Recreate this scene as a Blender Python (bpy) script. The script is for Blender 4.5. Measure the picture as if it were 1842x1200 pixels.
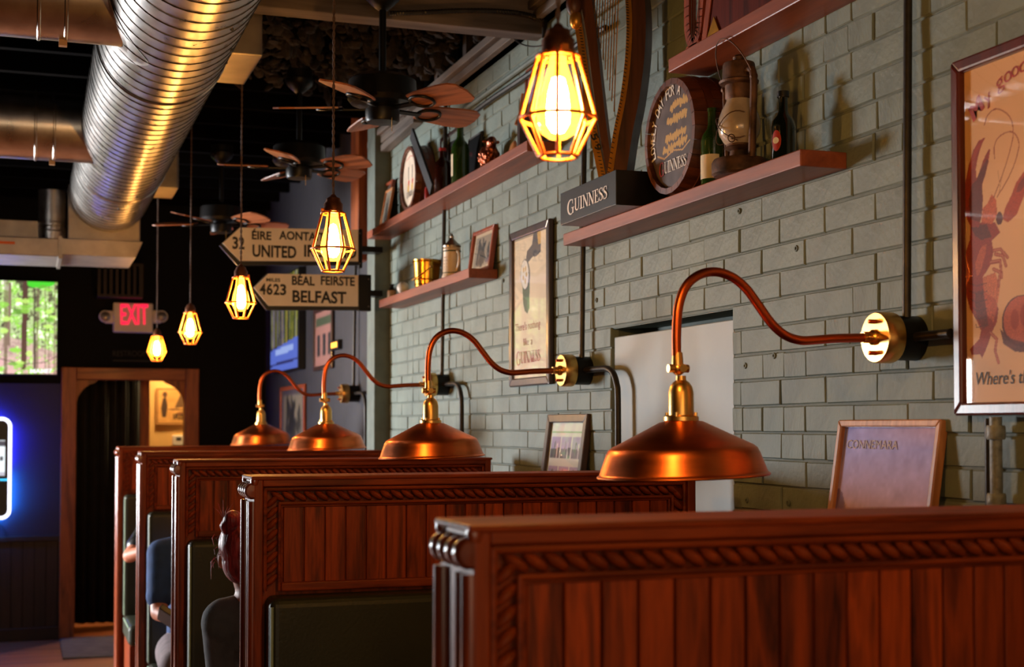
import bpy, bmesh, math, random
import numpy as np
from mathutils import Vector, Matrix

random.seed(7); np.random.seed(7)
SC = bpy.context.scene
COL = SC.collection
for o in list(bpy.data.objects): bpy.data.objects.remove(o)

# ------------------------------------------------------------------ camera
EYE = 1.65
F = 2500.0                      # focal length in pixels of the 1842 x 1200 frame
YAW = math.radians(19.2); PITCH = math.radians(1.7); SHIFT = 93.0
cam_d = bpy.data.cameras.new('camera'); cam = bpy.data.objects.new('camera', cam_d)
COL.objects.link(cam); SC.camera = cam
cam.location = (0, 0, EYE)
cam.rotation_euler = (math.pi/2 + PITCH, 0, -YAW)
cam_d.sensor_width = 36; cam_d.lens = F/1842*36; cam_d.shift_y = SHIFT/1842
cam_d.clip_start = 0.05; cam_d.clip_end = 60
cam_d.dof.use_dof = True; cam_d.dof.focus_distance = 3.7; cam_d.dof.aperture_fstop = 4.5
CAMR = cam.rotation_euler.to_matrix()

# ------------------------------------------------------------------ world, view, exposure
w = bpy.data.worlds.new('world'); SC.world = w; w.use_nodes = True
w.node_tree.nodes['Background'].inputs[0].default_value = (0.55, 0.65, 0.8, 1)
w.node_tree.nodes['Background'].inputs[1].default_value = 0.3
SC.view_settings.view_transform = 'Standard'
try: SC.view_settings.look = 'None'
except Exception: pass
SC.view_settings.gamma = 1.0; SC.view_settings.use_curve_mapping = False
SC.view_settings.exposure = 0.28
WIN_STRENGTH = 64.0             # daylight seen through the panes of the street windows
BULB_CORE = 390.0               # glowing filament of the cage pendants
BULB_GLASS = 4.0

# ------------------------------------------------------------------ pixel -> place
def ray(px, py):
    d = Vector(((px-921)/F, -(py-600-SHIFT)/F, -1.0)); return CAMR @ d
def onX(px, py, X):
    d = ray(px, py); return Vector((0,0,EYE)) + d*(X/d.x)
def onY(px, py, Y):
    d = ray(px, py); return Vector((0,0,EYE)) + d*(Y/d.y)
def onZ(px, py, Z):
    d = ray(px, py); return Vector((0,0,EYE)) + d*((Z-EYE)/d.z)
def onP(px, py, p0, n):
    d = ray(px, py); o = Vector((0,0,EYE)); return o + d*((Vector(p0)-o).dot(n)/d.dot(n))
def V(*a): return Vector(a)
PI = math.pi

# ------------------------------------------------------------------ materials
def lin(c):
    c = c/255.0
    return c/12.92 if c <= 0.04045 else ((c+0.055)/1.055)**2.4
def C(r, g, b): return (lin(r), lin(g), lin(b), 1)
MATS = {}
def newmat(name):
    m = bpy.data.materials.new(name); m.use_nodes = True
    nt = m.node_tree; return m, nt, nt.nodes['Principled BSDF']
def mat(name, col, rough=0.5, metal=0.0, var=0.12, vscale=9.0, bump=0.0, bscale=60.0, stretch=(1,1,1),
        coat=0.0, spec=0.5, rvar=0.0, objvar=0.0, col2=None):
    if name in MATS: return MATS[name]
    m, nt, b = newmat(name); L = nt.links.new; N = nt.nodes.new
    tc = N('ShaderNodeTexCoord'); mp = N('ShaderNodeMapping'); mp.inputs['Scale'].default_value = stretch
    L(tc.outputs['Object'], mp.inputs['Vector'])
    no = N('ShaderNodeTexNoise'); no.inputs['Scale'].default_value = vscale; no.inputs['Detail'].default_value = 5
    L(mp.outputs[0], no.inputs['Vector'])
    rp = N('ShaderNodeValToRGB'); rp.color_ramp.elements[0].position = 0.32; rp.color_ramp.elements[1].position = 0.68
    c2 = col2 if col2 else tuple(min(1, x*(1+var*1.6)) for x in col[:3]) + (1,)
    c1 = tuple(x*(1-var*1.6) for x in col[:3]) + (1,) if not col2 else col
    rp.color_ramp.elements[0].color = c1; rp.color_ramp.elements[1].color = c2
    L(no.outputs['Fac'], rp.inputs[0]); out = rp.outputs[0]
    if objvar:
        oi = N('ShaderNodeObjectInfo'); hs = N('ShaderNodeHueSaturation')
        mr = N('ShaderNodeMapRange'); mr.inputs[3].default_value = 1-objvar; mr.inputs[4].default_value = 1+objvar
        L(oi.outputs['Random'], mr.inputs[0]); L(mr.outputs[0], hs.inputs['Value']); L(out, hs.inputs['Color']); out = hs.outputs[0]
    L(out, b.inputs['Base Color'])
    b.inputs['Roughness'].default_value = rough; b.inputs['Metallic'].default_value = metal
    b.inputs['Specular IOR Level'].default_value = spec
    b.inputs['Coat Weight'].default_value = coat; b.inputs['Coat Roughness'].default_value = 0.08
    if rvar:
        mr = N('ShaderNodeMapRange'); mr.inputs[3].default_value = rough-rvar; mr.inputs[4].default_value = rough+rvar
        L(no.outputs['Fac'], mr.inputs[0]); L(mr.outputs[0], b.inputs['Roughness'])
    if bump:
        n2 = N('ShaderNodeTexNoise'); n2.inputs['Scale'].default_value = bscale; n2.inputs['Detail'].default_value = 4
        L(mp.outputs[0], n2.inputs['Vector'])
        bp = N('ShaderNodeBump'); bp.inputs['Strength'].default_value = bump; bp.inputs['Distance'].default_value = 0.004
        L(n2.outputs['Fac'], bp.inputs['Height']); L(bp.outputs[0], b.inputs['Normal'])
    MATS[name] = m; return m
def wood(name, dark, light, rough=0.35, axis='Z', scale=14.0, coat=0.25, objvar=0.0, ring=6.0, spec=0.5):
    if name in MATS: return MATS[name]
    m, nt, b = newmat(name); L = nt.links.new; N = nt.nodes.new
    tc = N('ShaderNodeTexCoord'); oi = N('ShaderNodeObjectInfo')
    add = N('ShaderNodeVectorMath'); add.operation = 'ADD'
    sc = N('ShaderNodeVectorMath'); sc.operation = 'SCALE'; sc.inputs['Scale'].default_value = 7.0
    cmb = N('ShaderNodeCombineXYZ'); L(oi.outputs['Random'], cmb.inputs[0]); L(oi.outputs['Random'], cmb.inputs[1]); L(oi.outputs['Random'], cmb.inputs[2])
    L(cmb.outputs[0], sc.inputs[0]); L(tc.outputs['Object'], add.inputs[0]); L(sc.outputs[0], add.inputs[1])
    mp = N('ShaderNodeMapping'); s = {'X': (0.09,1,1), 'Y': (1,0.09,1), 'Z': (1,1,0.09)}[axis]
    mp.inputs['Scale'].default_value = s; L(add.outputs[0], mp.inputs['Vector'])
    no = N('ShaderNodeTexNoise'); no.inputs['Scale'].default_value = scale; no.inputs['Detail'].default_value = 6; no.inputs['Distortion'].default_value = 0.6
    L(mp.outputs[0], no.inputs['Vector'])
    mu = N('ShaderNodeMath'); mu.operation = 'MULTIPLY'; mu.inputs[1].default_value = ring; L(no.outputs['Fac'], mu.inputs[0])
    pp = N('ShaderNodeMath'); pp.operation = 'PINGPONG'; pp.inputs[1].default_value = 1.0; L(mu.outputs[0], pp.inputs[0])
    fi = N('ShaderNodeTexNoise'); fi.inputs['Scale'].default_value = scale*9; fi.inputs['Detail'].default_value = 3; L(mp.outputs[0], fi.inputs['Vector'])
    mx = N('ShaderNodeMath'); mx.operation = 'MULTIPLY_ADD'; mx.inputs[1].default_value = 0.55; L(pp.outputs[0], mx.inputs[0])
    m2 = N('ShaderNodeMath'); m2.operation = 'MULTIPLY'; m2.inputs[1].default_value = 0.5; L(fi.outputs['Fac'], m2.inputs[0]); L(m2.outputs[0], mx.inputs[2])
    rp = N('ShaderNodeValToRGB'); rp.color_ramp.elements[0].position = 0.15; rp.color_ramp.elements[1].position = 0.85
    rp.color_ramp.elements[0].color = dark; rp.color_ramp.elements[1].color = light; L(mx.outputs[0], rp.inputs[0])
    out = rp.outputs[0]
    if objvar:
        hs = N('ShaderNodeHueSaturation'); mr = N('ShaderNodeMapRange'); mr.inputs[3].default_value = 1-objvar; mr.inputs[4].default_value = 1+objvar
        L(oi.outputs['Random'], mr.inputs[0]); L(mr.outputs[0], hs.inputs['Value']); L(out, hs.inputs['Color']); out = hs.outputs[0]
    L(out, b.inputs['Base Color']); b.inputs['Roughness'].default_value = rough; b.inputs['Specular IOR Level'].default_value = spec
    b.inputs['Coat Weight'].default_value = coat; b.inputs['Coat Roughness'].default_value = 0.2
    bp = N('ShaderNodeBump'); bp.inputs['Strength'].default_value = 0.12; bp.inputs['Distance'].default_value = 0.002
    L(fi.outputs['Fac'], bp.inputs['Height']); L(bp.outputs[0], b.inputs['Normal'])
    MATS[name] = m; return m
def emit(name, col, strength):
    if name in MATS: return MATS[name]
    m, nt, b = newmat(name); b.inputs['Base Color'].default_value = (0.02,0.02,0.02,1)
    b.inputs['Emission Color'].default_value = col; b.inputs['Emission Strength'].default_value = strength
    MATS[name] = m; return m
def printmat(name, rough=0.55, emission=0.0, coat=0.0):
    if name in MATS: return MATS[name]
    m, nt, b = newmat(name); a = nt.nodes.new('ShaderNodeVertexColor'); a.layer_name = 'Col'
    if emission:
        b.inputs['Base Color'].default_value = (0.01,0.01,0.01,1)
        nt.links.new(a.outputs[0], b.inputs['Emission Color']); b.inputs['Emission Strength'].default_value = emission
    else: nt.links.new(a.outputs[0], b.inputs['Base Color'])
    b.inputs['Roughness'].default_value = rough; b.inputs['Coat Weight'].default_value = coat
    MATS[name] = m; return m
def glassmat(name, tint=(1,1,1,1), refl=1.0, rough=0.02, emission=None):
    # thin clear pane: Fresnel-weighted mirror over a see-through film
    if name in MATS: return MATS[name]
    m = bpy.data.materials.new(name); m.use_nodes = True; nt = m.node_tree; nt.nodes.clear(); N = nt.nodes.new; L = nt.links.new
    o = N('ShaderNodeOutputMaterial'); mx = N('ShaderNodeMixShader'); fr = N('ShaderNodeFresnel'); fr.inputs[0].default_value = 1.5
    ge = N('ShaderNodeNewGeometry'); io = N('ShaderNodeMapRange'); io.inputs[3].default_value = 1.5; io.inputs[4].default_value = 1/1.5
    L(ge.outputs['Backfacing'], io.inputs[0]); L(io.outputs[0], fr.inputs[0])      # same reflectance from either side of the sheet
    t = N('ShaderNodeBsdfTransparent'); t.inputs[0].default_value = tint
    g = N('ShaderNodeBsdfGlossy'); g.inputs['Roughness'].default_value = rough; g.inputs[0].default_value = (refl,refl,refl,1)
    L(fr.outputs[0], mx.inputs[0]); L(t.outputs[0], mx.inputs[1]); L(g.outputs[0], mx.inputs[2]); out = mx.outputs[0]
    if emission:
        e = N('ShaderNodeEmission'); e.inputs[0].default_value = emission[0]; e.inputs[1].default_value = emission[1]
        ad = N('ShaderNodeAddShader'); L(out, ad.inputs[0]); L(e.outputs[0], ad.inputs[1]); out = ad.outputs[0]
    L(out, o.inputs[0]); MATS[name] = m; return m

M = {}
M['paint']    = mat('painted_brick', C(116,128,119), 0.62, var=0.09, vscale=6, bump=0.6, bscale=55, objvar=0.05)
M['mortar']   = mat('painted_mortar', C(100,110,102), 0.7, var=0.10, vscale=12, bump=0.5, bscale=70)
M['panel']    = mat('painted_panel', C(142,148,144), 0.5, var=0.05, vscale=3)
M['green']    = mat('dark_green_paint', C(60,78,58), 0.6)
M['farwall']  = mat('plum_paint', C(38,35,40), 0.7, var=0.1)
M['black']    = mat('black_paint', C(9,8,9), 0.8, var=0.15, vscale=2, spec=0.2)
M['navy']     = mat('navy_paint', C(22,25,46), 0.6, var=0.1, vscale=2)
M['ceil']     = wood('ceiling_boards', C(4,3,3), C(12,9,8), 0.95, 'X', 5, 0.0, objvar=0.3, spec=0.03)
M['fluff']    = mat('insulation', C(46,39,35), 0.95, var=0.5, vscale=25, bump=1.0, bscale=60)
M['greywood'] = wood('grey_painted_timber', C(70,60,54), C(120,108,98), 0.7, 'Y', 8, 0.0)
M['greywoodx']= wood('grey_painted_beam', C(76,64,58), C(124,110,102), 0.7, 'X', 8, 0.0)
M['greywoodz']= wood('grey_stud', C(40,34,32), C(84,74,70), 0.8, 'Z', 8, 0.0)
M['booth']    = wood('booth_mahogany_v', C(76,24,5), C(150,60,14), 0.45, 'Z', 22, 0.05, spec=0.3)
M['boothx']   = wood('booth_mahogany_h', C(82,27,6), C(154,62,15), 0.5, 'X', 22, 0.0, spec=0.3)
M['reed']     = wood('booth_reed', C(86,32,14), C(150,66,30), 0.24, 'Z', 22, 0.7)
M['plank']    = wood('booth_plank', C(58,17,4), C(170,68,16), 0.5, 'Z', 20, 0.0, objvar=0.28, spec=0.3)
M['rope']     = mat('carved_rope', C(140,56,14), 0.42, var=0.25, vscale=30, coat=0.1)
M['vinyl']    = mat('green_vinyl', C(46,48,30), 0.45, var=0.12, vscale=5, bump=0.2, bscale=120)
M['piping']   = mat('pale_piping', C(150,170,140), 0.45)
M['shelf']    = wood('shelf_board', C(104,45,22), C(152,76,42), 0.5, 'Y', 9, 0.1)
M['copper']   = mat('copper', C(230,122,66), 0.32, 1.0, var=0.12, vscale=6, stretch=(1,1,6), rvar=0.06)
M['copperarm']= mat('copper_arm', C(196,92,48), 0.33, 1.0, var=0.08)
M['brass']    = mat('brass', C(232,182,104), 0.32, 1.0, var=0.06)
M['goldbuck'] = mat('bucket_brass', C(226,160,60), 0.24, 1.0, var=0.08, vscale=40, stretch=(0.1,0.1,1))
M['duct']     = mat('galvanised_duct', C(196,190,184), 0.30, 1.0, var=0.10, vscale=14, rvar=0.08)
M['ductseam'] = mat('duct_seam', C(92,88,84), 0.5, 1.0)
M['ductbox']  = mat('duct_box', C(170,160,150), 0.42, 0.9, var=0.1)
M['iron']     = mat('dark_conduit', C(52,48,44), 0.42, 0.5, var=0.2, vscale=30)
M['greypipe'] = mat('painted_pipe', C(128,132,128), 0.45, var=0.2, vscale=60, bump=0.5, bscale=90)
M['blackmet'] = mat('black_metal', C(24,23,23), 0.38, 0.6)
M['blackp']   = mat('black_plastic', C(14,14,16), 0.35)
M['fanblade'] = wood('fan_blade', C(92,46,26), C(176,108,70), 0.42, 'X', 16, 0.2)
M['socket']   = mat('bronze_socket', C(120,72,46), 0.42, 0.8, var=0.2, vscale=40)
M['cage']     = mat('brass_cage', C(232,130,44), 0.4, 0.35)
M['cord']     = mat('twisted_cord', C(104,80,66), 0.8)
M['core']     = emit('filament', (1.0, 0.58, 0.22, 1), BULB_CORE)
M['bulb']     = glassmat('amber_bulb_glass', (1.0, 0.80, 0.45, 1), 1.0, 0.05, ((1.0, 0.36, 0.03, 1), BULB_GLASS))
M['pane']     = glassmat('picture_glass')
M['sign']     = mat('cream_enamel', C(250,234,214), 0.45, var=0.03)
M['letter']   = mat('black_lettering', C(24,18,16), 0.5)
M['whitel']   = mat('white_lettering', C(225,215,205), 0.5)
M['redl']     = mat('red_lettering', C(170,44,34), 0.5)
M['print']    = printmat('paper_print', 0.6)
M['screen']   = printmat('lit_screen', 0.2, 1.6)
M['darkframe']= wood('dark_picture_frame', C(34,22,20), C(66,42,36), 0.35, 'Z', 20, 0.3)
M['mahframe'] = wood('mahogany_picture_frame', C(52,14,10), C(98,34,22), 0.34, 'Z', 20, 0.2)
M['oakframe'] = wood('oak_picture_frame', C(150,88,46), C(206,140,88), 0.4, 'Z', 18, 0.2)
M['redframe'] = wood('red_picture_frame', C(100,40,20), C(160,74,40), 0.4, 'Z', 18, 0.2)
M['stave']    = wood('barrel_stave', C(48,22,13), C(112,58,32), 0.42, 'X', 18, 0.3, objvar=0.2)
M['hoop']     = mat('barrel_hoop', C(100,52,30), 0.4, 0.3, var=0.2)
M['gold']     = mat('harp_gold', C(214,150,58), 0.32, 0.75, var=0.12, vscale=20)
M['harpwood'] = wood('harp_wood', C(38,18,10), C(86,46,25), 0.45, 'Z', 16, 0.05)
M['rust']     = mat('rusty_tin', C(92,64,48), 0.6, 0.5, var=0.45, vscale=22, bump=0.3)
M['chimney']  = mat('smoky_glass', C(196,178,160), 0.22, 0.0, var=0.2, vscale=9, coat=0.6)
M['gbottle']  = mat('green_glass', C(40,66,22), 0.08, var=0.15, coat=0.8)
M['dbottle']  = mat('dark_bottle_glass', C(14,20,12), 0.06, var=0.1, coat=0.8)
M['abottle']  = mat('amber_bottle', C(44,16,8), 0.08, var=0.2, coat=0.8)
M['paper']    = mat('cream_paper', C(222,206,172), 0.7, var=0.06)
M['sheepc']   = mat('bronze_sheep', C(150,76,46), 0.30, 0.85, var=0.2, vscale=30)
M['stone']    = mat('stoneware', C(214,194,166), 0.4, var=0.08)
M['pewter']   = mat('pewter', C(150,140,130), 0.35, 0.9)
M['tan']      = mat('tan_stoneware', C(176,140,104), 0.5)
M['slate']    = mat('dark_slate_board', C(34,33,36), 0.6, var=0.2)
M['skin']     = mat('skin', C(196,122,92), 0.5, var=0.08, vscale=30)
M['navytee']  = mat('navy_cotton', C(42,72,122), 0.85, var=0.12, vscale=20, bump=0.2, bscale=200)
M['greytee']  = mat('charcoal_knit', C(94,94,96), 0.85, var=0.12, vscale=20, bump=0.2, bscale=200)
M['greypant'] = mat('grey_trousers', C(128,112,114), 0.85, var=0.12, vscale=20)
M['hair']     = mat('red_hair', C(158,54,58), 0.4, var=0.45, vscale=70, stretch=(1,1,0.15), bump=0.9, bscale=120)
M['darkhair'] = mat('dark_hair', C(40,28,22), 0.5, var=0.3, vscale=50)
M['floor']    = wood('floor_boards', C(110,60,32), C(170,100,58), 0.5, 'X', 6, 0.1, objvar=0.2)
M['mat']      = mat('grey_mat', C(96,88,84), 0.9, var=0.15, bump=0.5, bscale=200)
M['trimwood'] = wood('door_casing', C(98,44,16), C(166,86,36), 0.5, 'Z', 14, 0.05)
M['trimwoodx']= wood('door_header', C(98,44,16), C(166,86,36), 0.5, 'X', 14, 0.05)
M['wains']    = wood('dark_wainscot', C(18,9,6), C(40,21,13), 0.6, 'Z', 14, 0.0, objvar=0.2)
M['curtain']  = mat('black_curtain', C(26,27,26), 0.9, var=0.2)
M['yellow']   = mat('yellow_wall', C(222,178,108), 0.7, var=0.04)
M['plastic']  = mat('white_plastic', C(220,212,200), 0.4, var=0.03)
M['exitred']  = emit('exit_letters', (1.0, 0.012, 0.06, 1), 1.1)
M['neon']     = emit('white_neon', (0.86, 0.84, 1.0, 1), 2.2)
M['blue_a']   = emit('blue_led', (0.02, 0.03, 1.0, 1), 170.0)
M['blue_b']   = emit('azure_led', (0.01, 0.22, 1.0, 1), 170.0)
M['cyan']     = emit('cyan_led', (0.05, 0.5, 0.9, 1), 1.5)
M['day']      = emit('daylit_pane', (0.93, 0.97, 1.0, 1), WIN_STRENGTH)
M['shade']    = emit('fill_pane', (1.0, 0.78, 0.52, 1), 1.5)  # warm glow of the added window behind the camera, a fill light
M['hall']     = emit('hall_lamp', (1.0, 0.66, 0.30, 1), 300.0)
M['redtin']   = mat('red_tin', C(160,36,30), 0.4)
M['table']    = wood('table_top', C(44,20,12), C(88,44,26), 0.3, 'X', 12, 0.3)
# ------------------------------------------------------------------ geometry helpers
WL = {}                         # world position of every parent, so parts can be written in world coordinates
class MB:
    def __init__(s): s.v = []; s.f = []; s.sm = []
    def add(s, vs, fs, smooth=False):
        b = len(s.v); s.v += [Vector(p) for p in vs]
        for q in fs: s.f.append([b+i for i in q]); s.sm.append(smooth)
        return s
    def box(s, x0, x1, y0, y1, z0, z1):
        vs = [(x,y,z) for z in (z0,z1) for y in (y0,y1) for x in (x0,x1)]
        return s.add(vs, [(0,2,3,1),(4,5,7,6),(0,1,5,4),(1,3,7,5),(3,2,6,7),(2,0,4,6)])
    def obox(s, c, ax, ay, az):                       # centre and three half axes
        c, ax, ay, az = map(Vector, (c, ax, ay, az))
        vs = [c+ax*i+ay*j+az*k for k in (-1,1) for j in (-1,1) for i in (-1,1)]
        fs = [(0,2,3,1),(4,5,7,6),(0,1,5,4),(1,3,7,5),(3,2,6,7),(2,0,4,6)]
        if ax.cross(ay).dot(az) < 0: fs = [q[::-1] for q in fs]
        return s.add(vs, fs)
    def bar(s, p0, p1, wdt, hgt, up=(0,0,1)):         # rectangular bar between two points
        p0, p1 = Vector(p0), Vector(p1); d = p1-p0; u = Vector(up)
        sd = d.cross(u).normalized(); u2 = sd.cross(d).normalized()
        return s.obox((p0+p1)/2, d/2, sd*wdt/2, u2*hgt/2)
    def tube(s, pts, r, n=10, caps=True, closed=False):
        pts = [Vector(p) for p in pts]; rs = r if isinstance(r, (list,tuple)) else [r]*len(pts)
        k = len(pts); T = []
        for i in range(k):
            a = pts[i-1] if (i > 0 or closed) else pts[i]; b = pts[(i+1) % k] if (i < k-1 or closed) else pts[i]
            T.append((b-a).normalized())
        u = T[0].orthogonal().normalized(); vs = []
        for i in range(k):
            u = (u - T[i]*u.dot(T[i])).normalized(); w_ = T[i].cross(u)
            for j in range(n):
                a = 2*PI*j/n; vs.append(pts[i] + (u*math.cos(a) + w_*math.sin(a))*rs[i])
        fs = []
        for i in range(k if closed else k-1):
            i2 = (i+1) % k
            for j in range(n): fs.append((i*n+j, i*n+(j+1)%n, i2*n+(j+1)%n, i2*n+j))
        s.add(vs, fs, True)
        if caps and not closed:
            s.add(vs[:n], [tuple(range(n))[::-1]]); s.add(vs[-n:], [tuple(range(n))])
        return s
    def cyl(s, p0, p1, r0, r1=None, n=20): return s.tube([p0, p1], [r0, r0 if r1 is None else r1], n)
    def lathe(s, prof, base=(0,0,0), n=28, M3=None, caps=True):   # profile of (radius, height)
        base = Vector(base); M3 = M3 or Matrix.Identity(3); vs = []; fs = []
        for r, h in prof:
            for j in range(n):
                a = 2*PI*j/n; vs.append(base + M3 @ Vector((r*math.cos(a), r*math.sin(a), h)))
        k = len(prof)
        for i in range(k-1):
            for j in range(n): fs.append((i*n+j, i*n+(j+1)%n, (i+1)*n+(j+1)%n, (i+1)*n+j))
        s.add(vs, fs, True)
        if caps:
            if prof[0][0] > 1e-4: s.add(vs[:n], [tuple(range(n))[::-1]])
            if prof[-1][0] > 1e-4: s.add(vs[-n:], [tuple(range(n))])
        return s
    def sph(s, c, r, n=12, m=8, M3=None):
        if not isinstance(r, (tuple,list)): r = (r,r,r)
        c = Vector(c); M3 = M3 or Matrix.Identity(3); vs = []; fs = []
        for i in range(m+1):
            t = PI*i/m
            for j in range(n):
                a = 2*PI*j/n
                vs.append(c + M3 @ Vector((r[0]*math.sin(t)*math.cos(a), r[1]*math.sin(t)*math.sin(a), -r[2]*math.cos(t))))
        for i in range(m):
            for j in range(n): fs.append((i*n+j, i*n+(j+1)%n, (i+1)*n+(j+1)%n, (i+1)*n+j))
        return s.add(vs, fs, True)
    def prism(s, pts, ex):                            # planar outline pushed along ex
        pts = [Vector(p) for p in pts]; ex = Vector(ex); k = len(pts)
        nrm = Vector((0,0,0))
        for i in range(k): nrm += pts[i].cross(pts[(i+1)%k])
        if nrm.dot(ex) > 0: pts = pts[::-1]
        vs = pts + [p+ex for p in pts]
        fs = [tuple(range(k)), tuple(range(2*k-1, k-1, -1))] + [((i+1)%k, i, k+i, k+(i+1)%k) for i in range(k)]
        return s.add(vs, fs)
    def capsule(s, p0, r0, p1, r1, n=14):
        p0, p1 = Vector(p0), Vector(p1)
        s.sph(p0, r0, n, 8); s.sph(p1, r1, n, 8); s.tube([p0, p1], [r0, r1], n); return s
    def mesh(s, name, origin=(0,0,0)):
        me = bpy.data.meshes.new(name); o = Vector(origin)
        me.from_pydata([tuple(p-o) for p in s.v], [], s.f)
        me.polygons.foreach_set('use_smooth', s.sm); me.update()
        return me
    def build(s, name, m, parent=None, origin=None, bevel=0.0, seg=2):
        o0 = WL[parent.name] if parent else Vector(origin if origin is not None else (0,0,0))
        me = s.mesh(name, o0)
        if any(s.sm): me.set_sharp_from_angle(angle=math.radians(40))
        return link(name, me, m, parent, o0, bevel, seg)
def link(name, me, m, parent=None, o0=(0,0,0), bevel=0.0, seg=2):
    ob = bpy.data.objects.new(name, me); COL.objects.link(ob)
    if m: me.materials.append(m)
    if parent: ob.parent = parent
    else: ob.location = o0
    WL[ob.name] = Vector(o0)
    if bevel:
        bv = ob.modifiers.new('bevel', 'BEVEL'); bv.width = bevel; bv.segments = seg; bv.limit_method = 'ANGLE'; bv.angle_limit = math.radians(50)
        bv.harden_normals = False
    return ob
def tag(o, label, cat, group=None):
    o['label'] = label; o['category'] = cat
    if group: o['group'] = group
    return o
def thing(name, label, cat, loc, group=None):
    o = bpy.data.objects.new(name, None); COL.objects.link(o); o.location = loc; o.empty_display_size = 0.1
    WL[o.name] = Vector(loc); return tag(o, label, cat, group)
def struct(o): o['kind'] = 'structure'; return o
def copy_tree(o, parent=None):
    c = o.copy(); COL.objects.link(c)
    if parent: c.parent = parent
    WL[c.name] = WL[o.name].copy()
    for ch in list(o.children): copy_tree(ch, c)
    return c
def fuse(mb, name, m, parent, voxel=0.01, smooth=6, origin=None):
    # one continuous skin over overlapping volumes
    o0 = WL[parent.name] if parent else Vector(origin)
    me = mb.mesh(name + '_src', o0); t = bpy.data.objects.new(name + '_src', me); COL.objects.link(t)
    r = t.modifiers.new('r', 'REMESH'); r.mode = 'VOXEL'; r.voxel_size = voxel
    if smooth:
        q = t.modifiers.new('s', 'SMOOTH'); q.factor = 0.5; q.iterations = smooth
    dg = bpy.context.evaluated_depsgraph_get(); dg.update()
    me2 = bpy.data.meshes.new_from_object(t.evaluated_get(dg))
    bpy.data.objects.remove(t); bpy.data.meshes.remove(me)
    me2.name = name; me2.materials.clear(); me2.polygons.foreach_set('use_smooth', [True]*len(me2.polygons))
    return link(name, me2, m, parent, o0)

# lettering --------------------------------------------------------
def text_geo(body, bold=0.0):
    cu = bpy.data.curves.new('t', 'FONT'); cu.body = body; cu.size = 1.0; cu.offset = bold; cu.resolution_u = 3
    ob = bpy.data.objects.new('t', cu); COL.objects.link(ob)
    dg = bpy.context.evaluated_depsgraph_get(); dg.update()
    me = bpy.data.meshes.new_from_object(ob.evaluated_get(dg))
    vs = [v.co.copy() for v in me.vertices]; fs = [tuple(p.vertices) for p in me.polygons]
    bpy.data.objects.remove(ob); bpy.data.curves.remove(cu); bpy.data.meshes.remove(me)
    return vs, fs
def text_fit(name, body, pl, pr, cap, n, m, parent, bold=0.02, slant=0.0, lift=0.0012):
    # capitals of height cap set from pl to pr, facing n
    vs, fs = text_geo(body, bold)
    x0 = min(v.x for v in vs); x1 = max(v.x for v in vs); ch = 0.69
    pl, pr, n = Vector(pl), Vector(pr), Vector(n).normalized()
    xd = (pr-pl); L = xd.length; xd.normalize(); yd = n.cross(xd).normalized()
    out = [pl + xd*((v.x-x0)/(x1-x0)*L + v.y/ch*cap*slant) + yd*(v.y/ch*cap) + n*lift for v in vs]
    mb = MB().add(out, fs); return mb.build(name, m, parent)
SERIF = {}
def _stroke(pts, wd):                                  # flat ribbon with varying width
    P = [Vector((x,y)) for x,y in pts]; k = len(P); q = []
    ws = wd if isinstance(wd, (list,tuple)) else [wd]*k
    Lh = []; Rh = []
    for i in range(k):
        t = (P[min(i+1,k-1)]-P[max(i-1,0)]).normalized(); nn = Vector((-t.y, t.x))*ws[i]/2
        Lh.append(P[i]+nn); Rh.append(P[i]-nn)
    return [[Rh[i], Rh[i+1], Lh[i+1], Lh[i]] for i in range(k-1)]
def _rect(x0,x1,y0,y1): return [[Vector((x0,y0)),Vector((x1,y0)),Vector((x1,y1)),Vector((x0,y1))]]
def _arc(cx,cy,rx,ry,a0,a1,n=14): return [(cx+rx*math.cos(math.radians(a0+(a1-a0)*i/n)), cy+ry*math.sin(math.radians(a0+(a1-a0)*i/n))) for i in range(n+1)]
SERIF['I'] = (0.42, _rect(.13,.29,0,1)+_rect(.02,.40,0,.06)+_rect(.02,.40,.94,1))
SERIF['N'] = (0.80, _rect(.10,.17,0,1)+_rect(.63,.70,0,1)+_stroke([(.12,.98),(.66,.02)],.17)+_rect(.01,.27,0,.05)+_rect(.0,.2,.95,1)+_rect(.53,.80,.95,1))
SERIF['U'] = (0.78, _rect(.10,.25,.28,1)+_rect(.61,.67,.28,1)+_stroke(_arc(.40,.30,.225,.27,180,360),[.15,.15,.14,.13,.12,.10,.09,.08,.08,.07,.07,.06,.06,.06,.06])+_rect(.01,.35,.95,1)+_rect(.52,.77,.95,1))
SERIF['E'] = (0.62, _rect(.10,.26,0,1)+_rect(.02,.56,0,.06)+_rect(.02,.54,.94,1)+_rect(.2,.42,.48,.54)+_rect(.52,.57,0,.26)+_rect(.49,.54,.74,1)+_rect(.38,.42,.38,.64))
SERIF['S'] = (0.56, _stroke([(.47,.76),(.44,.90),(.28,.97),(.13,.90),(.09,.76),(.14,.63),(.28,.53),(.42,.43),(.47,.29),(.43,.12),(.28,.03),(.12,.09),(.07,.25)],[.05,.06,.06,.09,.13,.15,.16,.15,.13,.09,.06,.06,.05])+_rect(.44,.49,.70,.98)+_rect(.05,.10,.02,.30))
SERIF['G'] = (0.86, _stroke(_arc(.44,.5,.35,.47,50,330,20),[.05,.05,.06,.07,.09,.11,.13,.15,.16,.16,.16,.16,.15,.13,.11,.09,.07,.06,.06,.06,.06])+_rect(.62,.76,.06,.44)+_rect(.52,.85,.40,.45)+_rect(.64,.70,.68,.97))
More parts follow.
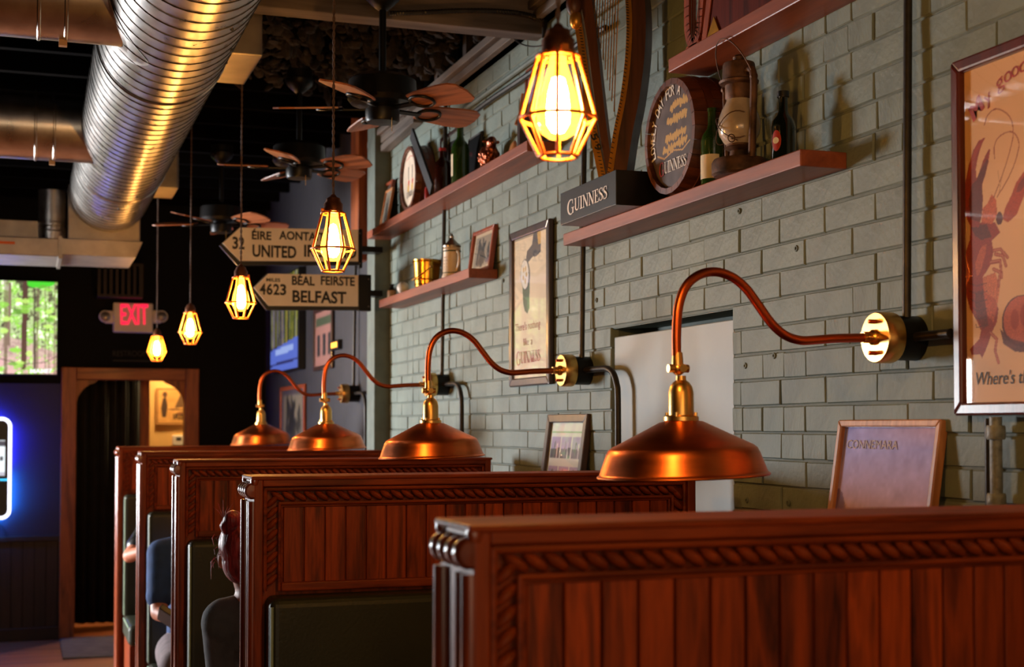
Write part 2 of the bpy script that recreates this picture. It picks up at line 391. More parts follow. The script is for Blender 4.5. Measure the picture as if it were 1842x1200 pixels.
def guinness(name, pl, pr, cap, n, m, parent, lift=0.0012, first=None, bigG=1.22):
    pl, pr, n = Vector(pl), Vector(pr), Vector(n).normalized(); xd = pr-pl; L = xd.length; xd.normalize(); yd = n.cross(xd).normalized()
    word = 'GUINNESS'; ws = [SERIF[c][0]*(bigG if i == 0 else 1) for i, c in enumerate(word)]; tot = sum(ws); x = 0
    for part, mm in (((0,), first), (range(1,8), m)) if first else ((range(8), m),):
        mb = MB(); x = 0
        for i, c in enumerate(word):
            k = bigG if i == 0 else 1
            if i in part:
                for q in SERIF[c][1]:
                    mb.add([pl + xd*((x+p.x*k)/tot*L) + yd*((p.y*k-(k-1)*0.7)*cap) + n*(lift+0.00002*len(mb.f)) for p in q], [(0,1,2,3)])
            x += ws[i]
        mb.build(name, mm, parent)

# flat print: colours painted on a fine grid -----------------------------
class Canvas:
    def __init__(s, wd, ht, nx, bg):
        s.w, s.h, s.nx = wd, ht, nx; s.ny = max(2, int(round(nx*ht/wd)))
        s.U, s.Vv = np.meshgrid(np.linspace(0,wd,s.nx), np.linspace(0,ht,s.ny)); s.c = np.zeros((s.ny,s.nx,3)); s.c[:] = bg
    def mask(s, pts):
        x, y = s.U, s.Vv; ins = np.zeros(x.shape, bool); k = len(pts)
        for i in range(k):
            x0,y0 = pts[i]; x1,y1 = pts[(i+1)%k]
            if y0 == y1: continue
            ins ^= ((y0 > y) != (y1 > y)) & (x < (x1-x0)*(y-y0)/(y1-y0)+x0)
        return ins
    def put(s, m, col, a=1.0, noise=0.0):
        col = np.array(col, float)
        if noise: col = np.clip(col[None,:]*(1+noise*np.random.randn(int(m.sum()),1)), 0, 255)
        s.c[m] = s.c[m]*(1-a) + col*a
    def poly(s, pts, col, a=1.0, noise=0.0): s.put(s.mask(pts), col, a, noise); return s
    def ell(s, cx, cy, rx, ry, col, a=1.0, noise=0.0): s.put(((s.U-cx)/rx)**2+((s.Vv-cy)/ry)**2 < 1, col, a, noise); return s
    def line(s, pts, wd, col, a=1.0):
        m = np.zeros(s.U.shape, bool)
        for (x0,y0),(x1,y1) in zip(pts, pts[1:]):
            dx, dy = x1-x0, y1-y0; L = dx*dx+dy*dy+1e-12
            t = np.clip(((s.U-x0)*dx+(s.Vv-y0)*dy)/L, 0, 1)
            m |= (s.U-x0-t*dx)**2+(s.Vv-y0-t*dy)**2 < (wd/2)**2
        s.put(m, col, a); return s
    def cloud(s, scale, amt, seed=0):                   # soft blotches
        r = np.random.RandomState(seed); k = max(2, int(scale)); g = r.randn(k+2, int(k*s.w/s.h)+3)
        yy = np.linspace(0, g.shape[0]-1.001, s.ny); xx = np.linspace(0, g.shape[1]-1.001, s.nx)
        yi = yy.astype(int); xi = xx.astype(int); fy = (yy-yi)[:,None]; fx = (xx-xi)[None,:]
        fy = fy*fy*(3-2*fy); fx = fx*fx*(3-2*fx)
        v = g[yi][:,xi]*(1-fy)*(1-fx)+g[yi+1][:,xi]*fy*(1-fx)+g[yi][:,xi+1]*(1-fy)*fx+g[yi+1][:,xi+1]*fy*fx
        return v*amt
    def build(s, name, o, xd, yd, m, parent, wavy=None):
        o, xd, yd = Vector(o), Vector(xd).normalized(), Vector(yd).normalized(); p0 = WL[parent.name]
        P = (np.array(o-p0)[None,None,:] + s.U[...,None]*np.array(xd) + s.Vv[...,None]*np.array(yd)).reshape(-1,3)
        nx, ny = s.nx, s.ny; idx = np.arange(nx*ny).reshape(ny,nx)
        q = np.stack([idx[:-1,:-1], idx[:-1,1:], idx[1:,1:], idx[1:,:-1]], -1).reshape(-1,4)
        me = bpy.data.meshes.new(name); me.vertices.add(len(P)); me.vertices.foreach_set('co', P.astype(np.float32).ravel())
        me.loops.add(q.size); me.loops.foreach_set('vertex_index', q.ravel().astype(np.int32))
        me.polygons.add(len(q)); me.polygons.foreach_set('loop_start', np.arange(0,q.size,4,dtype=np.int32))
        me.update(calc_edges=True); me.validate()
        c = np.clip(s.c/255.0, 0, 1); c = np.where(c <= 0.04045, c/12.92, ((c+0.055)/1.055)**2.4)
        at = me.color_attributes.new('Col', 'FLOAT_COLOR', 'POINT')
        at.data.foreach_set('color', np.concatenate([c.reshape(-1,3), np.ones((nx*ny,1))], 1).astype(np.float32).ravel())
        return link(name, me, m, parent, p0)

NX = Vector((-1,0,0)); NY = Vector((0,-1,0))            # facing the room from the right wall; facing the viewer along the room
def frame_bars(parent, o, xd, yd, W, H, fw, dep, m, name='frame', bevel=0.003):
    # mitred picture frame; o = lower left of the outer edge on the front plane, dep goes back
    o, xd, yd = Vector(o), Vector(xd), Vector(yd); n = xd.cross(yd)
    P = lambda u, v: o + xd*u + yd*v
    for a in ([(0,0),(W,0),(W-fw,fw),(fw,fw)], [(W,0),(W,H),(W-fw,H-fw),(W-fw,fw)], [(W,H),(0,H),(fw,H-fw),(W-fw,H-fw)], [(0,H),(0,0),(fw,fw),(fw,H-fw)]):
        MB().prism([P(*q) for q in a], -n*dep).build(name, m, parent, bevel=bevel)
def back_board(parent, o, xd, yd, W, H, dep, m, name='backing'):
    o, xd, yd = Vector(o), Vector(xd), Vector(yd); n = xd.cross(yd)
    MB().obox(o+xd*W/2+yd*H/2-n*dep, xd*(W/2-.004), yd*(H/2-.004), n*0.003).build(name, m, parent)
def pane(parent, o, xd, yd, W, H, fw, rec):
    o, xd, yd = Vector(o), Vector(xd), Vector(yd); n = xd.cross(yd)
    q = [o+xd*u+yd*v-n*rec for u, v in ((fw,fw),(W-fw,fw),(W-fw,H-fw),(fw,H-fw))]
    MB().add(q, [(0,1,2,3)]).build('glass_pane', M['pane'], parent)
# ================================================================== STRUCTURE
def H(h): return EYE + h
WX = 1.83                       # face of the brick wall
YF = 11.4                       # far wall
def sbox(name, m, *b): return struct(MB().box(*b).build(name, m))

floor = thing('floor', 'x', 'x', (0,0,0)); del floor['label']; del floor['category']; struct(floor)
bw = 0.14
fb = MB().box(-3.0, 1.83, -0.06, 0.0, -0.02, 0.0).mesh('plank')
MB().box(-3.1, 2.0, -3.1, 14.0, -0.10, -0.02).build('subfloor', M['black'], floor)
for i in range(int(17/bw)):
    y = -3.0 + i*bw
    if y < 7.5 and y > 0: pass
    MB().box(-3.0, 1.83, y, y+bw-0.004, -0.02, 0.0).build('plank', M['floor'], floor)

ceil_ = thing('ceiling', 'x', 'x', (0,0,3.6)); del ceil_['label']; del ceil_['category']; struct(ceil_)
for i in range(85):
    y = -3 + i*0.2
    MB().box(-3.1, 2.0, y, y+0.19, 3.6, 3.63).build('ceiling_board', M['ceil'], ceil_)
MB().box(-3.1, 2.0, -3.1, 14.0, 3.635, 3.7).build('roof_deck', M['black'], ceil_)
for i in range(38):
    y = -2.9 + i*0.44
    if abs(y-4.9) < 0.16: continue
    MB().box(-3.1, 1.83, y, y+0.045, 3.40, 3.6).build('joist', M['ceil'], ceil_)
# cross beam over the second booth
bm_ = MB().box(-3.0, 1.83, 4.86, 4.96, 3.125, 3.40).build('trim_1', M['greywoodx'], bevel=0.004); struct(bm_)
# timber plates running along the top of the brick wall, studs above them
tp = thing('trim_2', 'x', 'x', (1.8, 4, 3.17)); del tp['label']; del tp['category']; struct(tp)
MB().box(1.775, 1.87, -2.9, 7.25, 3.172, 3.205).build('wall_plate', M['greywood'], tp, bevel=0.003)
MB().box(1.755, 1.87, -2.9, 7.25, 3.212, 3.245).build('wall_plate', M['greywood'], tp, bevel=0.003)
for y in (1.2, 2.0, 2.8, 3.6, 4.4, 5.12, 5.36, 5.75, 6.2, 6.7):
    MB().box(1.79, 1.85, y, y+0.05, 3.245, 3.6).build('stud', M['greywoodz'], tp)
# matted insulation hanging between the joists by the wall
mb = MB(); rs = np.random.RandomState(3)
for i in range(1100):
    y = 5.0 + rs.rand()*1.9; x = 0.95 + rs.rand()*0.85; z = 3.33 + rs.rand()*0.16 - 0.10*rs.rand()*(x-0.95)
    r = 0.010 + 0.030*rs.rand()
    R3 = Matrix.Rotation(rs.rand()*6, 3, 'Z') @ Matrix.Rotation(rs.rand()*2, 3, 'X')
    mb.sph((x,y,z), (r, r*(0.4+1.6*rs.rand()), r*(0.25+0.5*rs.rand())), 6, 4, R3)
ins = mb.build('ceiling_insulation', M['fluff']); ins['kind'] = 'stuff'; tag(ins, 'dark shaggy insulation matted between the ceiling joists', 'insulation')

# ---- brick wall
OY0, OY1, OH = 3.405, 4.257, 0.3265      # walled-up opening
WY0, WY1 = 0.4, 7.25; WTOP = 1.522
wr = thing('wall_right', 'x', 'x', (WX, 4, 0)); del wr['label']; del wr['category']; struct(wr)
bk = 1.8345
mb = MB()
mb.box(bk, 2.0, -3.0, WY1+.02, H(OH), H(WTOP)); mb.box(bk, 2.0, -3.0, OY0, 0, H(OH)); mb.box(bk, 2.0, OY1, WY1+.02, 0, H(OH))
mb.box(1.95, 2.0, OY0, OY1, 0, H(OH))
mb.build('mortar', M['mortar'], wr)
MB().box(bk+.004, 1.95, OY0-.001, OY1+.001, H(OH)-.003, H(OH)+.001).build('opening_soffit', M['green'], wr)
MB().box(1.838, 1.875, OY0+.010, OY1-.014, 0.0, H(0.296)).build('infill_panel', M['panel'], wr, bevel=0.003)
MB().box(1.80, 2.0, -3.0, WY1, H(WTOP), 3.172).build('wall_cap', M['mortar'], wr)
MB().box(1.90, 2.0, -3.0, 7.42, 3.172, 3.7).build('eaves_board', M['ceil'], wr)
def brick_mesh(seed, Wd=0.2075, Ht=0.0648):
    r = np.random.RandomState(seed); a = Wd/2; c = Ht/2; e = 0.0028
    j = lambda s: (r.rand()-.5)*s
    ring0 = [(0.03,-a,-c),(0.03,a,-c),(0.03,a,c),(0.03,-a,c)]
    ring1 = [(0.0035,-a+j(.001),-c+j(.001)),(0.0035,a+j(.001),-c+j(.001)),(0.0035,a+j(.001),c+j(.001)),(0.0035,-a+j(.001),c+j(.001))]
    ring2 = [(j(.0024),s*(a-e-j(.002)),t*(c-e-j(.001))) for s,t in ((-1,-1),(1,-1),(1,1),(-1,1))]
    mb = MB(); fs = []
    for k in range(2):
        for i in range(4): fs.append((k*4+i, k*4+4+i, k*4+4+(i+1)%4, k*4+(i+1)%4))
    fs.append((8,11,10,9)); mb.add(ring0+ring1+ring2, fs); return mb
bvar = [brick_mesh(i) for i in range(5)]; bme = [b.mesh('brick') for b in bvar]
for m_ in bme: m_.materials.append(M['paint'])
PH, PL, H0 = 0.0695, 0.2135, 0.401
bricks = []; rs = np.random.RandomState(11)
r0 = int(math.floor((-0.62-H0)/PH)); r1 = int(math.floor((WTOP-H0)/PH))
for r in range(r0, r1):
    h = H0 + r*PH + PH/2
    off = 2.603 if (r % 2 == 0) else 2.51
    y = off - PL*12; row = []
    while y < WY1:
        L = PL
        if rs.rand() < 0.16: row += [(y, y+L/2), (y+L/2, y+L)]
        else: row.append((y, y+L))
        y += L
    for a, b in row:
        a = a + (rs.rand()-.5)*.008
        segs = [(max(a,WY0), min(b,WY1))]
        if h < OH:
            s2 = []
            for p, q in segs:
                if q <= OY0 or p >= OY1: s2.append((p,q))
                else:
                    if p < OY0: s2.append((p,OY0+.004))
                    if q > OY1: s2.append((OY1-.004,q))
            segs = s2
        for p, q in segs:
            if q-p > 0.03: bricks.append((p, q, h))
def vis(b):
    c = Vector((WX, (b[0]+b[1])/2, H(b[2]))); d = CAMR.transposed() @ (c-Vector((0,0,EYE)))
    if d.z >= -0.1: return None
    px = 921+F*d.x/-d.z; py = 693-F*d.y/-d.z
    hid = b[2] < -0.17
    return None if (px < -20 or px > 1870 or py < -25 or py > 930 or hid) else -d.z
sc_ = [(vis(b) or 99, i) for i, b in enumerate(bricks)]; sc_.sort(); near = set(i for z, i in sc_[:300] if z < 99)
rest = MB()
for i, (p, q, h) in enumerate(bricks):
    k = i % 5; wsc = (q-p-0.0042)/0.2075; c = Vector((WX+(rs.rand()-.5)*.003, (p+q)/2, H(h)+(rs.rand()-.5)*.0022)); tl = (rs.rand()-.5)*.016
    if i in near:
        ob = bpy.data.objects.new('brick', bme[k]); COL.objects.link(ob); ob.parent = wr
        ob.location = c - WL[wr.name]; ob.scale = (1, wsc, 1+(rs.rand()-.5)*.03); ob.rotation_euler.x = tl
    else:
        rest.add([Vector((v.x, v.y*wsc, v.z+v.y*wsc*tl))+c for v in bvar[k].v], bvar[k].f)
ob = rest.build('brick_field', M['paint'], wr); ob['kind'] = 'stuff'
# old anchor holes left in the brickwork
for px, py in ((1433,447),(1333,517),(1341,658),(1344,900),(1393,640),(1330,380),(1418,905),(1073,540),(905,505)):
    c = onX(px, py, WX-.001); mb = MB()
    mb.lathe([(0.009,0.0),(0.007,0.003),(0.004,0.0032),(0.0035,-0.006),(0,-0.006)], c, 9, Matrix.Rotation(-PI/2,3,'Y'))
    mb.build('anchor_hole', M['mortar'], wr)
# pilaster closing the brickwork and the plain wall beyond
MB().box(1.745, 2.0, 7.25, 7.42, 0, 3.3).build('pilaster', M['mortar'], wr, bevel=0.004)
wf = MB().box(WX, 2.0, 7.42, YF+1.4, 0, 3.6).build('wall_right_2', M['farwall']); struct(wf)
# narrow ledge capping the wainscot behind the tables
led = thing('trim_3', 'x', 'x', (1.78, 5, H(-.28))); del led['label']; del led['category']; struct(led)
MB().box(1.735, 1.835, 0.5, 9.2, H(-.285), H(-.265)).build('ledge', M['shelf'], led, bevel=0.003)
for i in range(60):
    y = 0.6+i*0.14
    MB().box(1.80, 1.832, y, y+.136, 0, H(-.285)).build('wainscot_board', M['booth'], led)

# ---- far wall with the doorway
dl = onY(135, 700, YF).x; dr = onY(335, 700, YF).x; dt = onY(230, 684, YF).z
mb = MB(); mb.box(-3.1, dl, YF, YF+.12, 0, 3.6); mb.box(dr, 2.0, YF, YF+.12, 0, 3.6); mb.box(dl, dr, YF, YF+.12, dt, 3.6)
wb = struct(mb.build('wall_far', M['black']))
nv = MB().box(-3.1, onY(109,800,YF).x, YF-.012, YF, onY(60,966,YF).z, onY(60,690,YF).z).build('painted_panel', M['navy'], wb)
wt = onY(60, 966, YF).z
x = -3.0; xe = onY(132, 1000, YF-.03).x
while x < xe-.02:
    x1 = min(x+.085, xe); MB().box(x, x1-.004, YF-.03, YF-.013, 0.10, wt-.03).build('wainscot_board', M['wains'], wb); x += .085
MB().box(-3.0, xe, YF-.04, YF-.012, wt-.03, wt+.01).build('wainscot_cap', M['wains'], wb, bevel=.004)
MB().box(-3.0, xe, YF-.04, YF-.012, 0, .10).build('skirting', M['wains'], wb, bevel=.004)
dr1 = thing('door_1', 'x', 'x', ((dl+dr)/2, YF, 0)); del dr1['label']; del dr1['category']; struct(dr1)
xo0 = onY(110, 700, YF-.04).x; xo1 = onY(358, 700, YF-.04).x; zo = onY(230, 662, YF-.04).z
MB().box(xo0, dl+.01, YF-.05, YF+.14, 0, zo).build('casing', M['trimwood'], dr1, bevel=.006)
MB().box(dr-.01, xo1, YF-.05, YF+.14, 0, zo).build('casing', M['trimwood'], dr1, bevel=.006)
MB().box(dl+.01, dr-.01, YF-.045, YF+.14, dt, zo).build('header', M['trimwoodx'], dr1, bevel=.006)
for sx, x0 in ((1, dl+.01), (-1, dr-.01)):
    pts = [(x0, dt), (x0+sx*.17, dt)] + [(x0+sx*(.17-.17*math.sin(a)), dt-.22+.20*math.cos(a)) for a in [PI/2*i/8 for i in range(1,9)]] + [(x0, dt-.25)]
    MB().prism([V(a, YF+.02, b) for a, b in pts], (0,.05,0)).build('bracket', M['trimwood'], dr1)
MB().box(dl-.02, dr+.02, YF-.06, YF+.14, 0, .018).build('threshold', M['trimwoodx'], dr1, bevel=.004)
# hallway behind the doorway
hall = MB().box(-.6, 2.2, 12.7, 12.8, 0, 3.2).build('wall_hall', M['yellow']); struct(hall)
hs = MB(); hs.box(1.83, 1.9, YF+.12, 12.7, 0, 3.2); hs.box(-.7, -.6, YF+.12, 12.7, 0, 3.2)
struct(hs.build('wall_hall_2', M['yellow'])); sbox('ceiling_hall', M['black'], -.7, 1.9, YF+.12, 12.8, 2.75, 2.85)
px0 = onY(250, 800, 12.1); px1 = onY(268, 800, 12.1)
jb = MB().box(px0.x, px1.x, 12.05, 12.14, 0, 2.75).build('trim_4', M['trimwood'], bevel=.004); struct(jb)
# black curtain hung in the hall
cur = thing('curtain', 'long black curtain hanging in the doorway below the exit sign', 'curtain', (.5, 12.0, 0))
mb = MB(); n = 90; xa, xb = onY(118,800,12.0).x, onY(251,800,12.0).x; vs = []
for i in range(n+1):
    u = i/n; vs += [V(xa+(xb-xa)*u, 12.0+.025*math.sin(u*46)+.01*math.sin(u*91), z) for z in (0.03, 2.40)]
mb.add(vs, [(2*i, 2*i+2, 2*i+3, 2*i+1) for i in range(n)], True)
mb.build('cloth', M['curtain'], cur).modifiers.new('solid', 'SOLIDIFY').thickness = .004
MB().cyl((xa,12.0,2.41), (xb,12.0,2.41), .012).build('rod', M['blackmet'], cur)
# hall lamp that lights the yellow wall
hl = thing('hall_lamp', 'round ceiling lamp in the hall behind the doorway', 'lamp', (1.25, 12.35, 2.75))
MB().lathe([(.0,-.09),(.07,-.08),(.10,-.04),(.105,0)], (1.25,12.35,2.75), 20).build('globe', M['hall'], hl)
MB().lathe([(.115,-.005),(.12,0),(.115,.0)], (1.25,12.35,2.75), 20).build('rim', M['brass'], hl)

sbox('light_blocker', M['black'], -1.26, -1.20, 9.6, YF, 0, 3.4)  # unseen screen added to keep the window light off the far wall
# ---- street side: left wall with tall windows, wall behind the viewer
wins = [(8.55, 10.6)]; wz0, wz1 = 0.85, 2.20
mb = MB(); mb.box(-3.12, -3.0, -3.0, YF+.12, 0, wz0); mb.box(-3.12, -3.0, -3.0, YF+.12, wz1, 3.6)
ys = [-3.0]+[q for wn in wins for q in wn]+[YF+.12]
for i in range(0, len(ys), 2): mb.box(-3.12, -3.0, ys[i], ys[i+1], wz0, wz1)
struct(mb.build("wall_left", M["black"]))
fw0, fw1, fz0, fz1 = -2.6, 1.2, 0.8, 2.5      # added unseen front window, its panes glow as fill for the booth fronts
mb = MB(); mb.box(-3.1, fw0, -3.12, -3.0, 0, 3.6); mb.box(fw1, 2.0, -3.12, -3.0, 0, 3.6); mb.box(fw0, fw1, -3.12, -3.0, 0, fz0); mb.box(fw0, fw1, -3.12, -3.0, fz1, 3.6)
struct(mb.build('wall_near', M['black']))
wn = thing('window_2', 'x', 'x', (-.7, -3.06, fz0)); del wn['label']; del wn['category']; struct(wn)
for k in range(5): xx = fw0+(fw1-fw0-.06)*k/4; MB().box(xx, xx+.06, -3.11, -2.98, fz0, fz1).build('window_frame', M['trimwood'], wn)
for z in (fz0, fz1-.06): MB().box(fw0, fw1, -3.11, -2.985, z, z+.06).build('window_frame', M['trimwoodx'], wn)
for k in range(4):
    xa = fw0+(fw1-fw0-.06)*k/4+.06; xb = fw0+(fw1-fw0-.06)*(k+1)/4
    MB().add([(xa,-3.07,fz0+.06),(xb,-3.07,fz0+.06),(xb,-3.07,fz1-.06),(xa,-3.07,fz1-.06)], [(3,2,1,0)]).build('pane', M['shade'], wn)

for k, (a, b) in enumerate(wins):
    wn = thing('window_%d' % (k+1), 'x', 'x', (-3.06, (a+b)/2, wz0)); del wn['label']; del wn['category']; struct(wn)
    for y in (a, (a+b)/2-.025, b-.05): MB().box(-3.11, -2.98, y, y+.05, wz0, wz1).build('window_frame', M['trimwood'], wn)
    for z in (wz0, wz1-.05): MB().box(-3.11, -2.985, a, b, z, z+.05).build('window_frame', M['trimwood'], wn)
    MB().add([(-3.07,a,wz0),(-3.07,b,wz0),(-3.07,b,wz1),(-3.07,a,wz1)], [(0,3,2,1)]).build('pane', M['day'], wn)
# ================================================================== BOOTHS
XL, XR = 0.518, 1.722; TOP = H(-0.122); TH = 0.150
YB = [1.797+1.773*i for i in range(5)]           # rear face of each partition
def make_partition(yb, label):
    yf = yb-TH; t = thing('booth_partition', label, 'partition', ((XL+XR)/2, yb-TH/2, 0), 'carved wooden booth partitions in a row')
    # core, stiles and rails (front face carries the joinery)
    MB().box(XL+.02, XR-.01, yf+.028, yb-.012, 0.02, TOP-.012).build('core_panel', M['booth'], t)
    MB().box(XL+.006, XL+.028, yf, yb, 0, TOP-.004).build('stile', M['booth'], t, bevel=.003)
    MB().box(XR-.024, XR, yf, yb, 0, TOP-.004).build('stile', M['booth'], t, bevel=.003)
    MB().box(XL+.028, XR-.024, yf, yb, TOP-.026, TOP-.004).build('top_rail', M['boothx'], t, bevel=.003)
    MB().box(XL-.002, XR+.004, yf-.006, yb+.004, TOP-.010, TOP).build('top_cap', M['boothx'], t, bevel=.004)
    zl = TOP-.262                                  # top of the lower rail
    x0, x1, zt = XL+.028, XR-.024, TOP-.026
    def bead(off, r, dy, z_bot=zl-.02):
        a, b, c = x0+off, x1-off, zt-off
        mb = MB(); mb.tube([(a,yf+dy,z_bot),(a,yf+dy,c)], r, 8); mb.tube([(a,yf+dy,c),(b,yf+dy,c)], r, 8); mb.tube([(b,yf+dy,c),(b,yf+dy,z_bot)], r, 8)
        mb.sph((a,yf+dy,c), r, 8, 6); mb.sph((b,yf+dy,c), r, 8, 6)
        mb.build('bead_moulding', M['boothx'], t)
    bead(.0065, .0050, .010); bead(.0420, .0042, .010); bead(.0490, .0030, .016)
    # carved rope: slanting lobes laid end to end
    mb = MB(); pit = .0275; zr = zt-.0245; xr0, xr1 = x0+.0245, x1-.0245
    nn = int((xr1-xr0)/pit); pit = (xr1-xr0)/nn
    for i in range(nn):
        mb.sph((xr0+(i+.5)*pit, yf+.017, zr), (.0205,.0115,.0080), 8, 6, Matrix.Rotation(math.radians(33),3,'Y'))
    nv_ = int((zr-zl+.02)/.0275)
    for i in range(nv_):
        for xx, sg in ((xr0,-1),(xr1,1)):
            mb.sph((xx, yf+.017, zr-(i+.45)*.0275), (.0205,.0115,.0080), 8, 6, Matrix.Rotation(math.radians(45*-1 if sg < 0 else 45),3,'Y'))
    mb.build('rope_moulding', M['rope'], t)
    # bead-board planks
    a, b = x0+.052, x1-.052; n = 20; pw = (b-a)/n
    for i in range(n):
        mb = MB(); xa, xb = a+i*pw+.0018, a+(i+1)*pw-.0018
        mb.prism([V(xa,yf+.028,0),V(xa,yf+.0195,0),V(xa+.0016,yf+.018,0),V(xb-.0016,yf+.018,0),V(xb,yf+.0195,0),V(xb,yf+.028,0)], (0,0,TOP-.078-zl))
        for q in range(len(mb.v)): mb.v[q].z += zl
        mb.build('plank', M['plank'], t)
    MB().box(x0+.046, x1-.046, yf+.002, yf+.03, zl-.022, zl).build('lower_rail', M['boothx'], t, bevel=.004)
    # upholstered back below the joinery
    mb = MB().box(x0+.006, x1-.006, yf-.075, yf+.03, .50, zl-.030)
    cu = mb.build('back_cushion', M['vinyl'], t, bevel=.022, seg=4)
    MB().tube([(x0+.012,yf-.068,.52),(x0+.012,yf-.068,zl-.050)], .0045, 6).build('piping', M['piping'], cu)
    # the other face: plain cushion too
    MB().box(x0, x1, yb-.02, yb+.06, .50, zl-.04).build('back_cushion', M['vinyl'], t, bevel=.022, seg=4)
    # end post: three reeds and a ribbed block on top
    for y, r in ((yf+.014,.013), (yf+.044,.012), (yb-.016,.014)):
        MB().tube([(XL+.006,y,0),(XL+.006,y,TOP-.062)], r, 12).build('reed', M['reed'], t)
    ri = MB()
    for k in range(4):
        y = yf+.016+k*.034
        ri.lathe([(.0,-.0155),(.016,-.0150),(.0205,-.009),(.0215,0),(.0205,.009),(.016,.0150),(0,.0155)], (XL+.004,y,TOP-.036), 14, Matrix.Rotation(PI/2,3,'X'))
    ri.build('ribbed_block', M['reed'], t)
    for y in (yf+.006, yb-.008): MB().lathe([(0,-.012),(.009,-.01),(.011,0),(.009,.01),(0,.012)], (XL+.008,y,TOP-.012), 10).build('corner_knob', M['reed'], t)
    return t
plabel = ['dark red wooden booth partition with carved rope border beside the lobster poster wall',
          'rope-carved wooden booth partition standing just in front of the red-haired person',
          'rope-carved wooden booth partition between the red-haired person and the person in navy',
          'rope-carved wooden booth partition directly behind the person in the navy shirt',
          'last wooden booth partition in the row, closest to the doorway']
part0 = make_partition(YB[0], plabel[0])
for i in range(1, 5):
    c = copy_tree(part0); c.location.y += 1.773*i; c['label'] = plabel[i]
# benches in front of partitions 2-5 and behind 1-4
def make_bench(y0, y1, label):
    t = thing('booth_bench', label, 'bench', ((XL+XR)/2, (y0+y1)/2, 0), 'upholstered booth benches')
    MB().box(XL+.04, XR-.02, y0+.03, y1-.01, 0, .40).build('base', M['booth'], t, bevel=.004)
    cu = MB().box(XL+.03, XR-.02, y0, y1, .40, .52).build('seat_cushion', M['vinyl'], t, bevel=.03, seg=4)
    MB().tube([(XL+.034,y0+.02,.505),(XL+.034,y1-.02,.505)], .004, 6).build('piping', M['piping'], cu)
    return t
bl = ['wooden booth bench with green vinyl seat facing the first carved partition', 'x']
names = ['near the lobster poster', 'where the red-haired person sits', 'facing the red-haired person', 'behind the partition in front of the navy shirt', 'where the person in navy sits', 'behind the fourth partition', 'against the last partition by the doorway']
b0 = make_bench(YB[1]-TH-.55, YB[1]-TH-.078, 'green vinyl booth bench ' + names[0])
yc0 = YB[1]-TH-.314
for i, (yc, nm) in enumerate([(YB[1]+.30, names[1]), (YB[2]-TH-.314, names[2]), (YB[2]+.30, names[3]), (YB[3]-TH-.314, names[4]), (YB[3]+.30, names[5]), (YB[4]-TH-.314, names[6])]):
    c = copy_tree(b0); c.location.y += yc-yc0; c['label'] = 'green vinyl booth bench ' + nm
def make_table(y, label):
    t = thing('booth_table', label, 'table', (1.18, y, 0), 'booth tables')
    MB().box(.615, 1.72, y-.29, y+.29, .72, .76).build('tabletop', M['table'], t, bevel=.008)
    MB().cyl((1.17,y,.03), (1.17,y,.72), .04).build('pedestal', M['blackmet'], t)
    MB().lathe([(.24,0),(.24,.015),(.05,.04)], (1.17,y,0), 24).build('foot', M['blackmet'], t)
    return t
t0 = make_table(YB[0]+.82, 'dark wooden booth table under the copper lamp beside the lobster poster')
for i, lb in ((1,'dark wooden booth table in front of the red-haired person'), (2,'dark wooden booth table in front of the person in navy'), (3,'dark wooden booth table closest to the doorway')):
    c = copy_tree(t0); c.location.y += 1.773*i; c['label'] = lb

